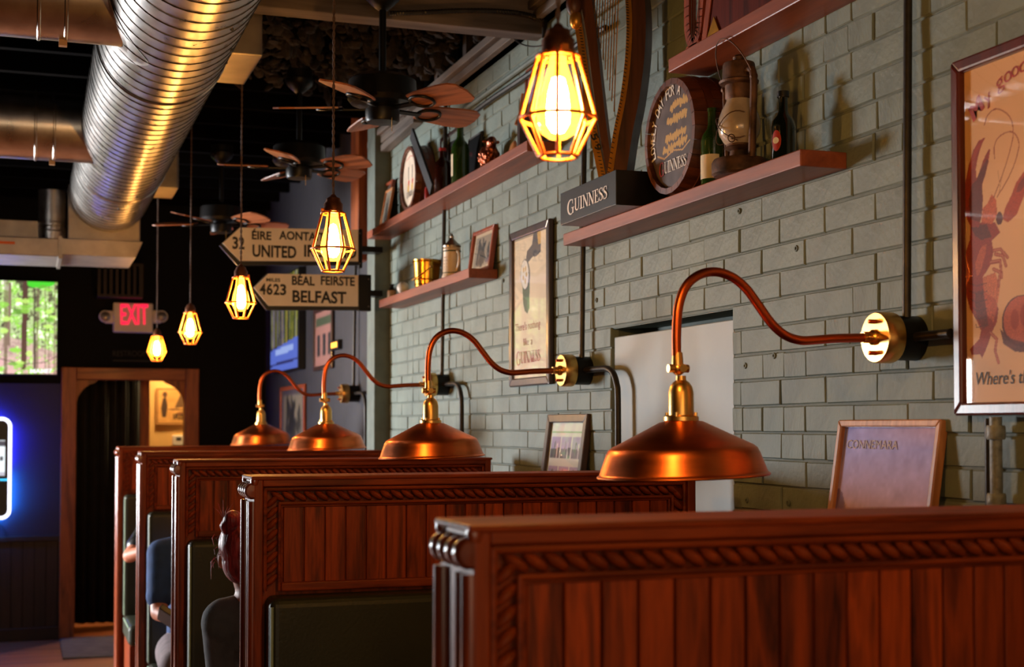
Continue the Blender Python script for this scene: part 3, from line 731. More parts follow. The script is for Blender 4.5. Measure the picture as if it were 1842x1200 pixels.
# ================================================================== WALL LAMPS
arm_px = [(1574,607),(1540,608),(1500,609),(1462,612),(1438,612),(1412,603),(1388,582),(1364,549),(1342,519),(1316,498),(1286,489),(1257,495),(1234,515),(1221,550),(1217,596),(1217,640)]
LY = 2.575
def smooth_path(pts, sub=4):
    out = []; k = len(pts)
    for i in range(k-1):
        p0, p1, p2, p3 = pts[max(i-1,0)], pts[i], pts[i+1], pts[min(i+2,k-1)]
        for j in range(sub):
            t = j/sub; out.append(0.5*((2*p1)+(p2-p0)*t+(2*p0-5*p1+4*p2-p3)*t*t+(3*p1-p0-3*p2+p3)*t**3))
    return out + [pts[-1]]
RX = Matrix.Rotation(-PI/2, 3, 'Y')      # lathe axis -> -X
def make_lamp(label):
    pl = onY(1568, 607, LY); t = thing('wall_lamp', label, 'lamp', (WX, LY, pl.z), 'copper gooseneck wall lamps above the booths')
    z0 = pl.z; px_ = WX-.104
    MB().lathe([(.049,0),(.049,.055),(.040,.060),(0,.06)], (WX,LY,z0), 28, RX).build('junction_box', M['blackmet'], t)
    bp = MB().lathe([(.054,.060),(.0555,.064),(.0555,.098),(.053,.103),(0,.104)], (WX,LY,z0), 40, RX).build('wall_plate', M['brass'], t)
    for dz in (.034, -.034): MB().lathe([(.005,0),(.005,.016),(.003,.018),(0,.018)], (px_,LY-.004,z0+dz), 10, RX).build('screw', M['copperarm'], bp)
    pts = [onY(a, b, LY) for a, b in arm_px]; pts[0].x = px_; pts[0].z = z0
    for p in pts: p.y = LY
    MB().tube(smooth_path(pts), .0098, 14).build('arm', M['copperarm'], t)
    MB().lathe([(.017,0),(.017,.006),(.0125,.010),(.0125,.030),(0,.03)], (px_,LY,z0), 16, RX).build('arm_collar', M['brass'], t)
    MB().sph((px_-.02,LY-.013,z0), .006, 10, 6).build('set_screw', M['brass'], t)
    e = pts[-1]; cx = e.x+.006
    zz = lambda py: onY(1224, py, LY).z
    mb = MB(); mb.lathe([(.0115,zz(668)),(.0125,zz(660)),(.0115,zz(645)),(.0105,zz(634))], (cx-.004,LY,0), 16)
    mb.sph((cx-.002,LY,zz(663)), .0145, 16, 10)
    mb.build('swivel_joint', M['brass'], t)
    mb = MB(); mb.cyl((cx-.025,LY,zz(663)), (cx+.02,LY,zz(663)), .0085, n=14); mb.cyl((cx,LY-.02,zz(663)), (cx,LY+.004,zz(663)), .0085, n=14)
    mb.build('thumb_screw', M['brass'], t)
    cx += .004
    MB().lathe([(.0,zz(676)),(.010,zz(676)),(.0105,zz(684)),(.0165,zz(688)),(.0225,zz(695)),(.0255,zz(706)),(.0262,zz(745)),(.0262,zz(748))][::-1], (cx,LY,0), 28).build('socket_cup', M['brass'], t)
    MB().lathe([(.030,zz(759)),(.036,zz(757)),(.036,zz(750)),(.030,zz(747)),(.0,zz(747))], (cx,LY,0), 28).build('shade_collar', M['brass'], t)
    for a in range(4):
        q = V(cx+.031*math.cos(a*PI/2+.8), LY+.031*math.sin(a*PI/2+.8), 0)
        MB().cyl(q+V(0,0,zz(750)), q+V(0,0,zz(742)), .0035, n=8).build('collar_screw', M['brass'], t)
    zt, zs, zb = zz(757), zz(808), zz(857)
    prof = [(.032,zt),(.044,zt-.002),(.10,zt-.030),(.145,zs+.006),(.1525,zs),(.1575,zs-.010),(.1705,zb+.010),(.1725,zb+.006),(.1765,zb+.004),(.1775,zb+.001),(.1755,zb-.001),
            (.1725,zb+.001),(.1685,zb+.008),(.1545,zs-.011),(.143,zs+.002),(.10,zt-.034),(.03,zt-.004)]
    sh = MB().lathe(prof, (0,0,0), 64)
    R = Matrix.Rotation(math.radians(-2.0), 3, 'Y'); pv = V(0,0,zt)
    sh.v = [R @ (v-pv) + pv + V(cx,LY,0) for v in sh.v]
    sh.build('shade', M['copper'], t)
    MB().lathe([(.0,-.09),(.02,-.085),(.030,-.062),(.027,-.035),(.014,-.008),(.0135,0)], (cx,LY,zt-.006), 18).build('bulb', M['plastic'], t)
    return t
lamp0 = make_lamp('copper gooseneck wall lamp beside the lobster poster')
ly_px = [(1015,665),(771,690),(617,708)]
llab = ['copper gooseneck wall lamp with brass plate below the tall narrow beer poster',
        'copper gooseneck wall lamp with brass plate at the end of the brickwork',
        'dim copper gooseneck wall lamp on the dark plain wall past the pilaster']
LYS = [LY]
for (a, b), lb in zip(ly_px, llab):
    p = onX(a, b, WX-.09); c = copy_tree(lamp0); c.location.y = p.y; c['label'] = lb; LYS.append(p.y)
# conduit serving the lamps
def conduit(name, pts, label, r=.0095, m='iron', clamps=()):
    t = thing(name, label, 'conduit', pts[-1], 'wall conduits')
    MB().tube(pts, r, 10).build('pipe', M[m], t)
    for p in clamps:
        MB().lathe([(r*1.35,-.014),(r*1.5,-.010),(r*1.5,.010),(r*1.35,.014)], p, 12).build('coupling', M[m], t)
    return t
LZ = WL[lamp0.name].z
for i, yy in enumerate(LYS):
    up = [V(WX-.030, yy-.012, LZ+.040), V(WX-.014, yy-.016, 3.16)]
    nm = ['above the lamp beside the lobster poster', 'above the lamp under the tall beer poster', 'above the lamp at the end of the brickwork', 'above the lamp on the dark plain wall'][i]
    conduit('conduit', up, 'thin dark metal conduit climbing the wall ' + nm)
for i in (1,2,3):
    yy = LYS[i]; a = yy-.05; X = WX-.030
    pts = [V(X,a,LZ), V(X,a-.12,LZ), V(X,a-.19,LZ-.003), V(X,a-.235,LZ-.02), V(X,a-.262,LZ-.055), V(X,a-.272,LZ-.11), V(X,a-.274,LZ-.40), V(X,a-.274,H(-.265))]
    nm = ['the lamp under the tall beer poster', 'the lamp at the end of the brickwork', 'the lamp on the dark plain wall'][i-1]
    conduit('conduit', smooth_path(pts, 4), 'grey pipe bending down from ' + nm, .0105, 'iron')
pts = [V(WX-.03, LY-.045, LZ), V(WX-.03, onX(1709,600,WX-.032).y+.001, LZ)]
conduit('conduit', pts, 'straight pipe running from the lamp plate behind the lobster poster', .0105, 'iron')
q0 = onX(1791, 750, WX-.03); 
conduit('conduit', [V(WX-.03,q0.y,onX(1791,750,WX-.03).z), V(WX-.03,q0.y,H(-.265))], 'chipped silver-grey pipe running down below the lobster poster', .0125, 'greypipe', [V(WX-.03,q0.y,onX(1791,778,WX-.03).z), V(WX-.03,q0.y,onX(1791,900,WX-.03).z)])
q1 = onX(1776, 750, WX-.012)
conduit('conduit', [V(WX-.010,q1.y,onX(1776,750,WX-.01).z-.003), V(WX-.010,q1.y,H(-.265))], 'slim dark strip beside the chipped pipe below the lobster poster', .0075, 'iron')

# ================================================================== CAGE PENDANTS
PXX = 0.79
def make_pendant(label):
    p = onX(1004, 285, PXX); t = thing('cage_pendant', label, 'pendant lamp', (p.x, p.y, p.z), 'caged filament pendants over the booths')
    x, y, z = p; s = .000876; zc = lambda py: z + (285-py)*s
    MB().lathe([(.020,zc(98)),(.026,zc(95)),(.0265,zc(70)),(.021,zc(62)),(.019,zc(52)),(.010,zc(47)),(.006,zc(40)),(0,zc(40))], (x,y,0), 24).build('socket', M['socket'], t)
    MB().box(x-.006, x+.006, y-.034, y-.022, zc(98), zc(84)).build('clamp', M['cage'], t, bevel=.002)
    rings = [(.033, zc(100)), (.0605, zc(213)), (.030, zc(282))]
    for r, zz in rings:
        MB().tube([(x+r*math.cos(a), y+r*math.sin(a), zz) for a in [2*PI*i/36 for i in range(36)]], .0029, 8, closed=True).build('cage_ring', M['cage'], t)
    for i in range(8):
        a = 2*PI*(i+.5)/8; ca, sa = math.cos(a), math.sin(a)
        MB().tube([(x+.022*ca,y+.022*sa,zc(92)),(x+.033*ca,y+.033*sa,zc(100)),(x+.0605*ca,y+.0605*sa,zc(213)),(x+.030*ca,y+.030*sa,zc(282))], .0029, 8).build('cage_wire', M['cage'], t)
    MB().lathe([(0,zc(251)),(.014,zc(249)),(.026,zc(240)),(.0335,zc(224)),(.035,zc(206)),(.030,zc(176)),(.021,zc(140)),(.0145,zc(115)),(.013,zc(100))], (x,y,0), 24).build('bulb', M['bulb'], t)
    MB().lathe([(0,zc(240)),(.010,zc(237)),(.018,zc(222)),(.019,zc(200)),(.016,zc(165)),(.010,zc(140)),(0,zc(134))], (x,y,0), 12).build('filament', M['core'], t)
    mb = MB()
    for ph in (0, PI):
        n = int((3.6-zc(44))/.006)
        mb.tube([(x+.0024*math.cos(ph+i*.9), y+.0024*math.sin(ph+i*.9), zc(44)+i*(3.6-zc(44))/n) for i in range(n+1)], .0021, 5)
    mb.build('cord', M['cord'], t)
    MB().lathe([(.055,3.575),(.055,3.6)], (x,y,0), 20).build('ceiling_rose', M['blackmet'], t)
    return t
pen0 = make_pendant('glowing amber cage pendant hanging in front of the harp')
for (a, b), lb in zip([(599,472),(433,564),(342,609),(282,640)],
        ['glowing amber cage pendant in front of the arrow signposts', 'glowing amber cage pendant at the tip of the arrow signposts',
         'glowing amber cage pendant between the exit sign and the signposts', 'smallest glowing amber cage pendant right beside the exit sign']):
    p = onX(a, b, PXX); c = copy_tree(pen0); c.location = (p.x, p.y, WL[pen0.name].z); c['label'] = lb; c.rotation_euler.z = a*.7

# the row goes on over the booths behind the viewer
for yy in (0.28, -1.49):
    c = copy_tree(pen0); c.location = (PXX, yy, WL[pen0.name].z); c['label'] = 'cage pendant hanging short of the first partition' if yy > 0 else 'cage pendant furthest back in the row, behind the first booth'
# ================================================================== SHELVES
SB1, SB2 = H(1.000), H(0.610); ST = 0.040; SX = 1.702
S1 = SB1+ST; S2 = SB2+ST
def shelf(y0, y1, zb, label):
    t = thing('wall_shelf', label, 'shelf', ((SX+WX)/2, (y0+y1)/2, zb), 'reddish wooden wall shelves')
    MB().box(SX, WX-.002, y0, y1, zb, zb+ST).build('board', M['shelf'], t, bevel=.003)
    return t
shelf(onX(948,274,SX).y, 7.245, SB1, 'long reddish wooden shelf holding the bottles and the bronze sheep')
shelf(onX(843,501,SX).y, onX(682,548,SX).y, SB2, 'short reddish wooden shelf holding the brass bucket and the stein')
shelf(onX(1440,300,SX).y, onX(1013,437,SX).y, SB2, 'reddish wooden shelf holding the lantern and the round barrel sign')
shelf(1.9, onX(1202,130,SX).y, SB1, 'reddish wooden shelf above the lantern carrying string instruments')

# ---- black box sign
bx, b0y, b1y = 1.622, onX(1008,380,1.622).y, onX(1108,350,1.622).y
t = thing('box_sign', 'black box sign with white beer lettering under the harp', 'sign', (1.72, (b0y+b1y)/2, S2))
MB().box(bx, WX-.003, b1y, b0y, S2, S2+.104).build('case', M['blackp'], t, bevel=.002)
pa = onX(1021,379,bx); pb = onX(1094,357,bx); pa.z = pb.z = S2+.028
guinness('lettering', pa, pb, .040, NX, M['whitel'], t)

# ---- harp on the box: two arms traced on one upright plane set slantwise on the box
hn = Vector((-.62,-.785,0)).normalized(); hp0 = V(1.72, (b0y+b1y)/2-.12, S2+.104); hd = Vector((-hn.y, hn.x, 0))
if hd.x < 0: hd = -hd
HP = lambda px, py: onP(px, py, hp0, hn)
t = thing('harp', 'gilt and dark wood harp standing on the black box sign', 'harp', V(hp0.x, hp0.y, S2+.104))
zbase = S2+.105
def strip(pts, wid, dep, m, name, par=None, back=0.0):
    # band of width wid (in the plane) and depth dep (behind it) along a path
    k = len(pts); Lp = []; Rp = []
    for i in range(k):
        tt = (pts[min(i+1,k-1)]-pts[max(i-1,0)]).normalized(); sd = hn.cross(tt).normalized(); wv = wid[i] if isinstance(wid,(list,tuple)) else wid
        Lp.append(pts[i]+sd*wv/2); Rp.append(pts[i]-sd*wv/2)
    mb = MB()
    for i in range(k-1):
        q = [Lp[i],Rp[i],Rp[i+1],Lp[i+1]]; f0 = [a-hn*back for a in q]; f1 = [a-hn*(back+dep) for a in q]
        fs = [(0,1,2,3),(7,6,5,4),(0,3,7,4),(1,5,6,2)]
        if i == 0: fs.append((0,4,5,1))
        if i == k-2: fs.append((3,2,6,7))
        mb.add(f0+f1, fs)
    bmx = mb.build(name, m, par or t); return bmx
base = HP(1084, 309); base.z = zbase
col = [base] + [HP(a,b) for a,b in ((1072,262),(1062,200),(1052,130),(1044,70),(1037,25))]
top = col[-1]; up = (col[-1]-col[-2]).normalized()
col += [top+up*.05, top+up*.11]
strip(smooth_path(col,3), .024, .045, M['gold'], 'column')
inner = [p + hd*(.026+.010*min(1,i/4)) for i, p in enumerate(col)]; strip(smooth_path(inner,3), [.020+.0009*i for i in range(40)], .036, M['harpwood'], 'column_inlay', back=.004)
MB().sph(HP(1036,36), (.020,.020,.030), 14, 10).build('scroll', M['gold'], t)
MB().sph(HP(1033,8), (.026,.024,.040), 14, 10).build('scroll', M['harpwood'], t)
sb = [HP(1096,309)] + [HP(a,b) for a,b in ((1108,240),(1120,180),(1129,110),(1132,50),(1130,0))]; sb[0].z = zbase
up2 = (sb[-1]-sb[-2]).normalized(); sb += [sb[-1]+up2*.05-hd*.006, sb[-1]+up2*.11-hd*.02]
strip(smooth_path(sb,3), [.018]*40, .05, M['gold'], 'soundboard')
bdy = [p+hd*.030 for p in sb]; strip(smooth_path(bdy,3), .042, .085, M['harpwood'], 'soundbox', back=.001)
# black striped inlay on both arms
for path, nm in ((col, 'inlay'), (sb, 'inlay')):
    P = smooth_path(path, 10); mb = MB(); acc = 0
    for i in range(1, len(P)):
        acc += (P[i]-P[i-1]).length
        if acc > .0065:
            acc = 0; tt = (P[i]-P[i-1]).normalized(); sd = hn.cross(tt)
            mb.obox(P[i]+hd*(.004 if path is col else -.004)+hn*.0012, sd*.0042+tt*.0014, tt*.0013, hn*.0008)
    mb.build('inlay', M['letter'], t)
# neck across the top and the strings
n0, n1 = col[-1], sb[-1]; nk = [n0, n0*.72+n1*.28-V(0,0,.035), n0*.4+n1*.6-V(0,0,.03), n1]
strip(smooth_path(nk,4), .034, .04, M['harpwood'], 'neck')
for i in range(10):
    bt = HP(1066+4.0*i, 28+19*i)-hn*.016; dv = (HP(1066+4.0*i+7, 28+19*i-180)-hn*.016-bt).normalized()
    tt = (n0.lerp(n1, .5).z-.045-bt.z)/dv.z
    MB().cyl(bt, bt+dv*tt, .0017, n=5).build('string', M['brass'], t)
c0 = HP(1070,243); c1 = HP(1079,276)
for ch, q0, q1 in (('5',(1067,243),(1072,254)), ('9',(1073,262),(1078,273))): text_fit('lettering', ch, HP(*q0)-hd*.008, HP(*q1)-hd*.008, .020, hn, M['letter'], t, .03, lift=.002)

# ---- barrel-head sign with LOVELY DAY FOR A GUINNESS
def barrel(px, py, R, dep, zs, label, face, name='barrel_sign', fx=None):
    c = onX(px, py, fx); c.z = zs+R; yy = c.y
    t = thing(name, label, 'sign', (WX-.02, yy, zs)); d0 = WX-.004-fx
    n = 26
    for i in range(n):
        a0 = 2*PI*i/n+.004; a1 = 2*PI*(i+1)/n-.004; am = (a0+a1)/2
        pr = []
        for xx, rr in ((fx, R*.955), (fx+d0*.35, R*.99), (fx+d0, R)):
            pr.append((xx, rr))
        vs = []
        for xx, rr in pr:
            for a in (a0, a1): vs.append(V(xx, yy-rr*math.cos(a), c.z+rr*math.sin(a)))
            for a in (a1, a0): vs.append(V(xx, yy-(rr-.017)*math.cos(a), c.z+(rr-.017)*math.sin(a)))
        fs = [(0,1,2,3)[::-1], (8,9,10,11)]
        for k in range(2):
            for j in range(4): fs.append((k*4+j, k*4+(j+1)%4, k*4+4+(j+1)%4, k*4+4+j))
        fs = [q[::-1] for q in fs]
        MB().add(vs, fs).build('stave', M['stave'], t)
    for xx, rr in ((fx+d0*.42, R*1.0), (fx+d0*.85, R*1.006)):
        MB().lathe([(rr-.004,-.011),(rr+.0008,-.011),(rr+.0008,.011),(rr-.004,.011)], (xx,yy,c.z), 48, RX, caps=False).build('hoop', M['hoop'], t)
    face(t, V(fx+.014, yy, c.z), R*.955-.016)
    return t
def disc(t, c, r, bg, nx=120, paint=None):
    cv = Canvas(2*r, 2*r, nx, bg)
    if paint: paint(cv, r)
    o = cv.build('head', c+V(0,r,-r), (0,-1,0), (0,0,1), M['print'], t)
    me = o.data; bm = bmesh.new(); bm.from_mesh(me); cc = c-WL[t.name]
    dead = [v for v in bm.verts if (v.co-cc).length > r*1.004]; bmesh.ops.delete(bm, geom=dead, context='VERTS'); bm.to_mesh(me); bm.free()
    MB().lathe([(r+.004,-.004),(r+.004,-.001),(0,-.001)], c, 40, RX).build('head_board', M['stave'], t)
def arc_text(body, c, r, a0, a1, cap, m, t, name='lettering', wch=.7):
    n = len(body)
    for i, ch in enumerate(body):
        if ch == ' ': continue
        a = math.radians(a0+(a1-a0)*i/max(1,n-1)); ctr = c+V(0,-r*math.cos(a),r*math.sin(a))
        xd = V(0,-math.sin(a),-math.cos(a)); xd = xd if a1 < a0 else -xd
        wv = cap*wch*(.35 if ch == 'I' else 1)
        text_fit(name, ch, ctr-xd*wv/2, ctr+xd*wv/2, cap, NX, m, t, .02)
def face1(t, c, r):
    def pt(cv, r):
        cv.c += cv.cloud(9, 7, 3)[...,None]
        # loose script lines in ochre; the bird of the original sign is left off
        rs = np.random.RandomState(5)
        for k, (y0, x0, x1) in enumerate(((.66,.36,.84),(.52,.30,.86),(1.06,.48,.95),(.88,.40,.86))):
            xs = np.linspace(x0, x1, 26)*2*r*.9+.02*r; pts = [(x, (y0+.10*(x/(2*r)-.5))*2*r*.72+.03*r+.05*r*math.sin(i*2.3)+.07*r*rs.rand()) for i, x in enumerate(xs)]
            cv.line(pts, .07*r, (204,160,70), .9)
        cv.line([(.3*r,.74*r),(.6*r,.64*r),(1.0*r,.74*r),(1.4*r,.68*r),(1.7*r,.80*r)], .03*r, (196,150,80))
    disc(t, c, r, (74,56,50), 140, pt)
    c2 = c+V(-.001,0,0)
    arc_text('LOVELY DAY FOR A', c2, r*.80, 196, 72, .030, M['whitel'], t)
    guinness('lettering', c2+V(0,r*.60,-r*.66), c2+V(0,-r*.60,-r*.66), .034, NX, M['whitel'], t, first=M['redl'])
barrel(1203, 243, .171, .12, S2, 'round barrel-end sign reading lovely day, beside the lantern', face1, fx=1.706)
def face2(t, c, r):
    def pt(cv, r):
        cv.c += cv.cloud(7, 6, 2)[...,None]
        for u in (.72, 1.22):      # two dark pint glasses with red and ochre shapes beneath
            cv.poly([(u*r,1.0*r),((u+.10)*r,1.0*r),((u+.10)*r,1.45*r),(u*r,1.45*r)], (40,30,28))
            cv.poly([((u-.10)*r,.62*r),((u+.12)*r,.62*r),((u+.2)*r,.98*r),(u*r,.98*r)], (196,70,40)); cv.ell((u+.02)*r, .70*r, .10*r, .14*r, (214,170,60))
        cv.line([(.5*r,1.72*r),(1.0*r,1.8*r),(1.5*r,1.72*r)], .03*r, (200,90,70))
    disc(t, c, r, (232,214,192), 90, pt)
    guinness('lettering', c+V(-.001,r*.42,-r*.62), c+V(-.001,-r*.42,-r*.62), .026, NX, M['letter'], t)
barrel(733, 318, .163, .12, S1, 'round cream-faced barrel sign on the long shelf', face2, fx=1.73)

# ---- hurricane lantern
lx = 1.742; lp = onX(1330, 300, lx); ly_ = lp.y
t = thing('hurricane_lantern', 'rusty hurricane lantern with smoky glass globe on the shelf', 'lantern', (lx, ly_, S2))
b = (lx, ly_, S2)
MB().lathe([(.066,0),(.072,.006),(.072,.034),(.066,.044),(.030,.050),(.026,.052),(.024,.066),(.034,.070),(.040,.074),(.030,.078),(0,.078)], b, 32).build('fuel_tank', M['rust'], t)
MB().lathe([(.030,.080),(.040,.088),(.052,.108),(.056,.130),(.053,.152),(.044,.176),(.035,.192),(.031,.204)], b, 32, caps=False).build('globe', M['chimney'], t)
MB().lathe([(.028,.074),(.034,.078),(.034,.088),(.028,.09)], b, 24).build('burner', M['rust'], t)
MB().lathe([(.033,.200),(.036,.206),(.036,.238),(.050,.242),(.052,.248),(.044,.252),(.042,.290),(.040,.296),(.028,.300),(.016,.304),(0,.304)], b, 32).build('hood', M['rust'], t)
MB().lathe([(.014,.300),(.016,.312),(.010,.318),(0,.318)], b, 16).build('hood_cap', M['rust'], t)
for sg in (1, -1):
    P = [V(lx,ly_+sg*.066,S2+.04), V(lx,ly_+sg*.070,S2+.10), V(lx,ly_+sg*.076,S2+.18), V(lx,ly_+sg*.078,S2+.235), V(lx,ly_+sg*.070,S2+.262), V(lx,ly_+sg*.050,S2+.268), V(lx,ly_+sg*.038,S2+.262)]
    MB().tube(smooth_path(P,4), .0095 if sg < 0 else .006, 10).build('side_tube', M['rust'], t)
    MB().lathe([(.010,-.004),(.010,.004)], (lx,ly_+sg*.078,S2+.245), 12, Matrix.Rotation(PI/2,3,'X')).build('bail_lug', M['rust'], t)
# wire guard around the globe and the bail handle tipped forward
for sg in (1, -1):
    P = [V(lx-.060*math.cos(a), ly_+.060*math.sin(a), S2+.125+sg*.035*math.sin(a*1.6)) for a in [(-1.3+2.6*i/14) for i in range(15)]]
    MB().tube(P, .0013, 6).build('globe_guard', M['rust'], t)
P = []
for i in range(25):
    a = PI*i/24; P.append(V(lx-.082*math.sin(a)*.62-.002, ly_+.078*math.cos(a), S2+.25+.105*math.sin(a)))
MB().tube(P, .0016, 6).build('bail_handle', M['rust'], t)
mb = MB(); mb.cyl((lx-.03,ly_-.045,S2+.085),(lx-.055,ly_-.06,S2+.085),.0015,n=6); mb.tube([(lx-.055+.010*math.cos(a),ly_-.06,S2+.085+.010*math.sin(a)) for a in [i*.5 for i in range(13)]], .0014, 5)
mb.build('wick_knob', M['rust'], t)

def bottle(px, py, X, zs, prof, m, name, label, labelspec=None, capm=None):
    c = onX(px, py, X); t = thing(name, label, 'bottle', (X, c.y, zs))
    MB().lathe(prof, (X,c.y,zs), 24).build('glass_body', M[m], t)
    if labelspec:
        z0, z1, r, a0, a1, mm = labelspec; vs = []; k = 10
        for i in range(k+1):
            a = math.radians(a0+(a1-a0)*i/k); vs += [V(X+r*math.cos(a), c.y+r*math.sin(a), zs+z) for z in (z0,z1)]
        MB().add(vs, [(2*i,2*i+2,2*i+3,2*i+1) for i in range(k)], True).build('paper_label', M[mm] if isinstance(mm,str) else mm, t)
    if capm:
        h = prof[-1][1]; r = prof[-2][0]
        MB().lathe([(r+.002,h-.012),(r+.002,h+.002),(0,h+.002)], (X,c.y,zs), 14).build('cap', M[capm], t)
    return t
stub = [(.027,0),(.0305,.004),(.0305,.082),(.027,.098),(.016,.112),(.012,.122),(.0115,.158),(.0135,.160),(.0135,.168),(0,.169)]
tb = bottle(1409, 230, 1.742, S2, stub, 'dbottle', 'beer_bottle', 'small dark beer bottle with red oval label beside the lantern', None, 'blackp')
cy = WL[tb.name].y; vs = []; fs = []
mb = MB(); k = 16
for i in range(k):
    a = 2*PI*i/k; ph = math.radians(206)+.42*math.cos(a); vs.append(V(1.742+.0312*math.cos(ph), cy+.0312*math.sin(ph), S2+.046+.026*math.sin(a)))
mb.add(vs+[V(1.742+.0325*math.cos(math.radians(206)), cy+.0325*math.sin(math.radians(206)), S2+.046)], [(i,(i+1)%k,k) for i in range(k)], True); mb.build('oval_label', M['redl'], tb)
vs2 = [V(1.742+.0335*math.cos(math.radians(206)+.26*math.cos(2*PI*i/k)), cy+.0335*math.sin(math.radians(206)+.26*math.cos(2*PI*i/k)), S2+.046+.008*math.sin(2*PI*i/k)) for i in range(k)]
MB().add(vs2, [tuple(range(k))], True).build('label_band', M['paper'], tb)
wine = [(.030,0),(.034,.004),(.034,.15),(.030,.172),(.016,.195),(.0125,.21),(.012,.255),(.014,.257),(.014,.268),(0,.269)]
bottle(1281, 290, 1.737, S2, [(r*.9,h*.78) for r,h in wine], 'gbottle', 'beer_bottle', 'green bottle with cream label half hidden behind the lantern', (.015,.08,.0312,130,280,'paper'))
bottle(828, 285, 1.742, S1, [(r*1.15,h*.98) for r,h in wine], 'gbottle', 'wine_bottle', 'tall green wine bottle with cream label on the long shelf', (.03,.125,.0396,150,200,'paper'))
bottle(796, 300, 1.755, S1, [(.036,0),(.040,.004),(.040,.12),(.036,.145),(.018,.165),(.013,.175),(.0125,.20),(.015,.202),(.015,.212),(0,.213)], 'abottle', 'amber_bottle', 'squat dark amber bottle beside the tall green bottle', None, 'redtin')

# ---- generic leaning frame
def leaning(name, px0, px1, py_top, X, zs, lean, fw, dep, m, label, paint, bg, mat_w=0.0, nx=70, cat='picture'):
    a = onX(px0, py_top, X); b_ = onX(px1, py_top, X); W = abs(a.y-b_.y); Ht = ((a.z+b_.z)/2-zs)
    yd = V(math.sin(lean), 0, math.cos(lean)); xd = V(0,-1,0); o = V(X-math.sin(lean)*Ht, a.y, zs+.0005+dep*math.sin(lean)*0); Hh = Ht/math.cos(lean)
    t = thing(name, label, cat, (X, (a.y+b_.y)/2, zs)); n = xd.cross(yd)
    frame_bars(t, o, xd, yd, W, Hh, fw, dep, m); back_board(t, o, xd, yd, W, Hh, dep*.8, M['blackp'])
    cv = Canvas(W-2*fw, Hh-2*fw, nx, bg); paint(cv); cv.build('print', o+xd*fw+yd*fw-n*dep*.55, xd, yd, M['print'], t)
    pane(t, o, xd, yd, W, Hh, fw, dep*.35)
    return t, o, xd, yd, W, Hh, n
def p_conn(cv):
    u = cv.U/cv.w; v = cv.Vv/cv.h
    A = np.array((152,152,232)); B = np.array((250,204,236)); Cc = np.array((214,150,150))
    k = np.clip(1-v,0,1)[...,None]; cv.c[:] = A*(1-k)+B*k
    kk = np.clip((v-.80)/.2,0,1)[...,None]*np.clip(u,0,1)[...,None]; cv.c[:] = cv.c*(1-kk*.7)+Cc*kk*.7
    cv.c += cv.cloud(9,7,1)[...,None]+cv.cloud(26,4,2)[...,None]
    cv.put(v < .42-1.3*u+.04*np.sin(30*u), (120,92,150), .75); cv.put((v < .30-.9*(u-.1)) & (u > .1), (210,150,150), .35)
    cv.ell(.42*cv.w, .25*cv.h, .035*cv.w, .03*cv.h, (228,214,226), .8); cv.ell(.44*cv.w, .215*cv.h, .03*cv.w, .015*cv.h, (130,110,150), .6)
r_ = leaning('picture_frame', 1507, 1692, 755, 1.815, H(-.265), .15, .016, .022, M['oakframe'], 'light wooden frame with lavender mountain print leaning under the lobster poster', p_conn, (160,150,190), nx=110)
t, o, xd, yd, W, Hh, n = r_
text_fit('lettering', 'CONNEMARA', o+xd*.035+yd*(Hh-.066), o+xd*(W*.60)+yd*(Hh-.066), .020, n, M['tan'], t, .0, lift=-.0105)
def p_photos(cv):
    w_, h_ = cv.w, cv.h; cv.line([(.04*w_,.86*h_),(.96*w_,.86*h_)], .006*h_*2, (120,170,90))
    for y0, y1 in ((.50,.80),(.10,.38)):
        for i in range(3):
            x0 = (.05+.31*i)*w_; x1 = x0+.28*w_
            cv.poly([(x0,y0*h_),(x1,y0*h_),(x1,y1*h_),(x0,y1*h_)], (168,150,190)); cv.poly([(x0,y0*h_),(x1,y0*h_),(x1,(y0+.14)*h_),(x0,(y0+.12)*h_)], (30,30,30))
            cv.line([(x0+.1*w_,y0*h_),(x0+.12*w_,(y0+.22)*h_)], .02*w_, (70,90,50)); cv.line([(x0+.2*w_,y0*h_),(x0+.19*w_,(y0+.2)*h_)], .02*w_, (230,226,220))
leaning('picture_frame', 984, 1056, 745, 1.815, H(-.265), .13, .030, .024, M['darkframe'], 'dark frame with two rows of small photos leaning below the tall beer poster', p_photos, (222,220,208))
def p_small(cv):
    cv.poly([(.1*cv.w,.5*cv.h),(.9*cv.w,.5*cv.h),(.9*cv.w,.9*cv.h),(.1*cv.w,.9*cv.h)], (120,60,50)); cv.line([(.1*cv.w,.3*cv.h),(.9*cv.w,.3*cv.h)], .06*cv.h, (60,50,50))
leaning('picture_frame', 762, 793, 806, 1.815, H(-.265), .10, .012, .016, M['redframe'], 'small red-framed card on the ledge below the lamp at the end of the brickwork', p_small, (226,206,190), nx=30)
def p_group(cv):
    cv.poly([(.08*cv.w,.08*cv.h),(.92*cv.w,.08*cv.h),(.92*cv.w,.92*cv.h),(.08*cv.w,.92*cv.h)], (150,136,116)); rs = np.random.RandomState(2)
    for i in range(14): cv.line([(cv.w*(.14+.72*rs.rand()), cv.h*(.1+.2*rs.rand()))]+[(cv.w*(.14+.72*rs.rand()), cv.h*(.5+.4*rs.rand()))], .07*cv.w, (46,42,38), .8)
leaning('picture_frame', 850, 889, 411, 1.815, S2, .14, .016, .022, M['redframe'], 'small wooden framed photo at the end of the short shelf', p_group, (200,180,150))
def p_dark(cv):
    cv.c += cv.cloud(8,10,4)[...,None]; cv.line([(.3*cv.w,.35*cv.h),(.7*cv.w,.4*cv.h)], .04*cv.h, (180,160,140)); cv.line([(.3*cv.w,.45*cv.h),(.6*cv.w,.5*cv.h)], .03*cv.h, (180,160,140))
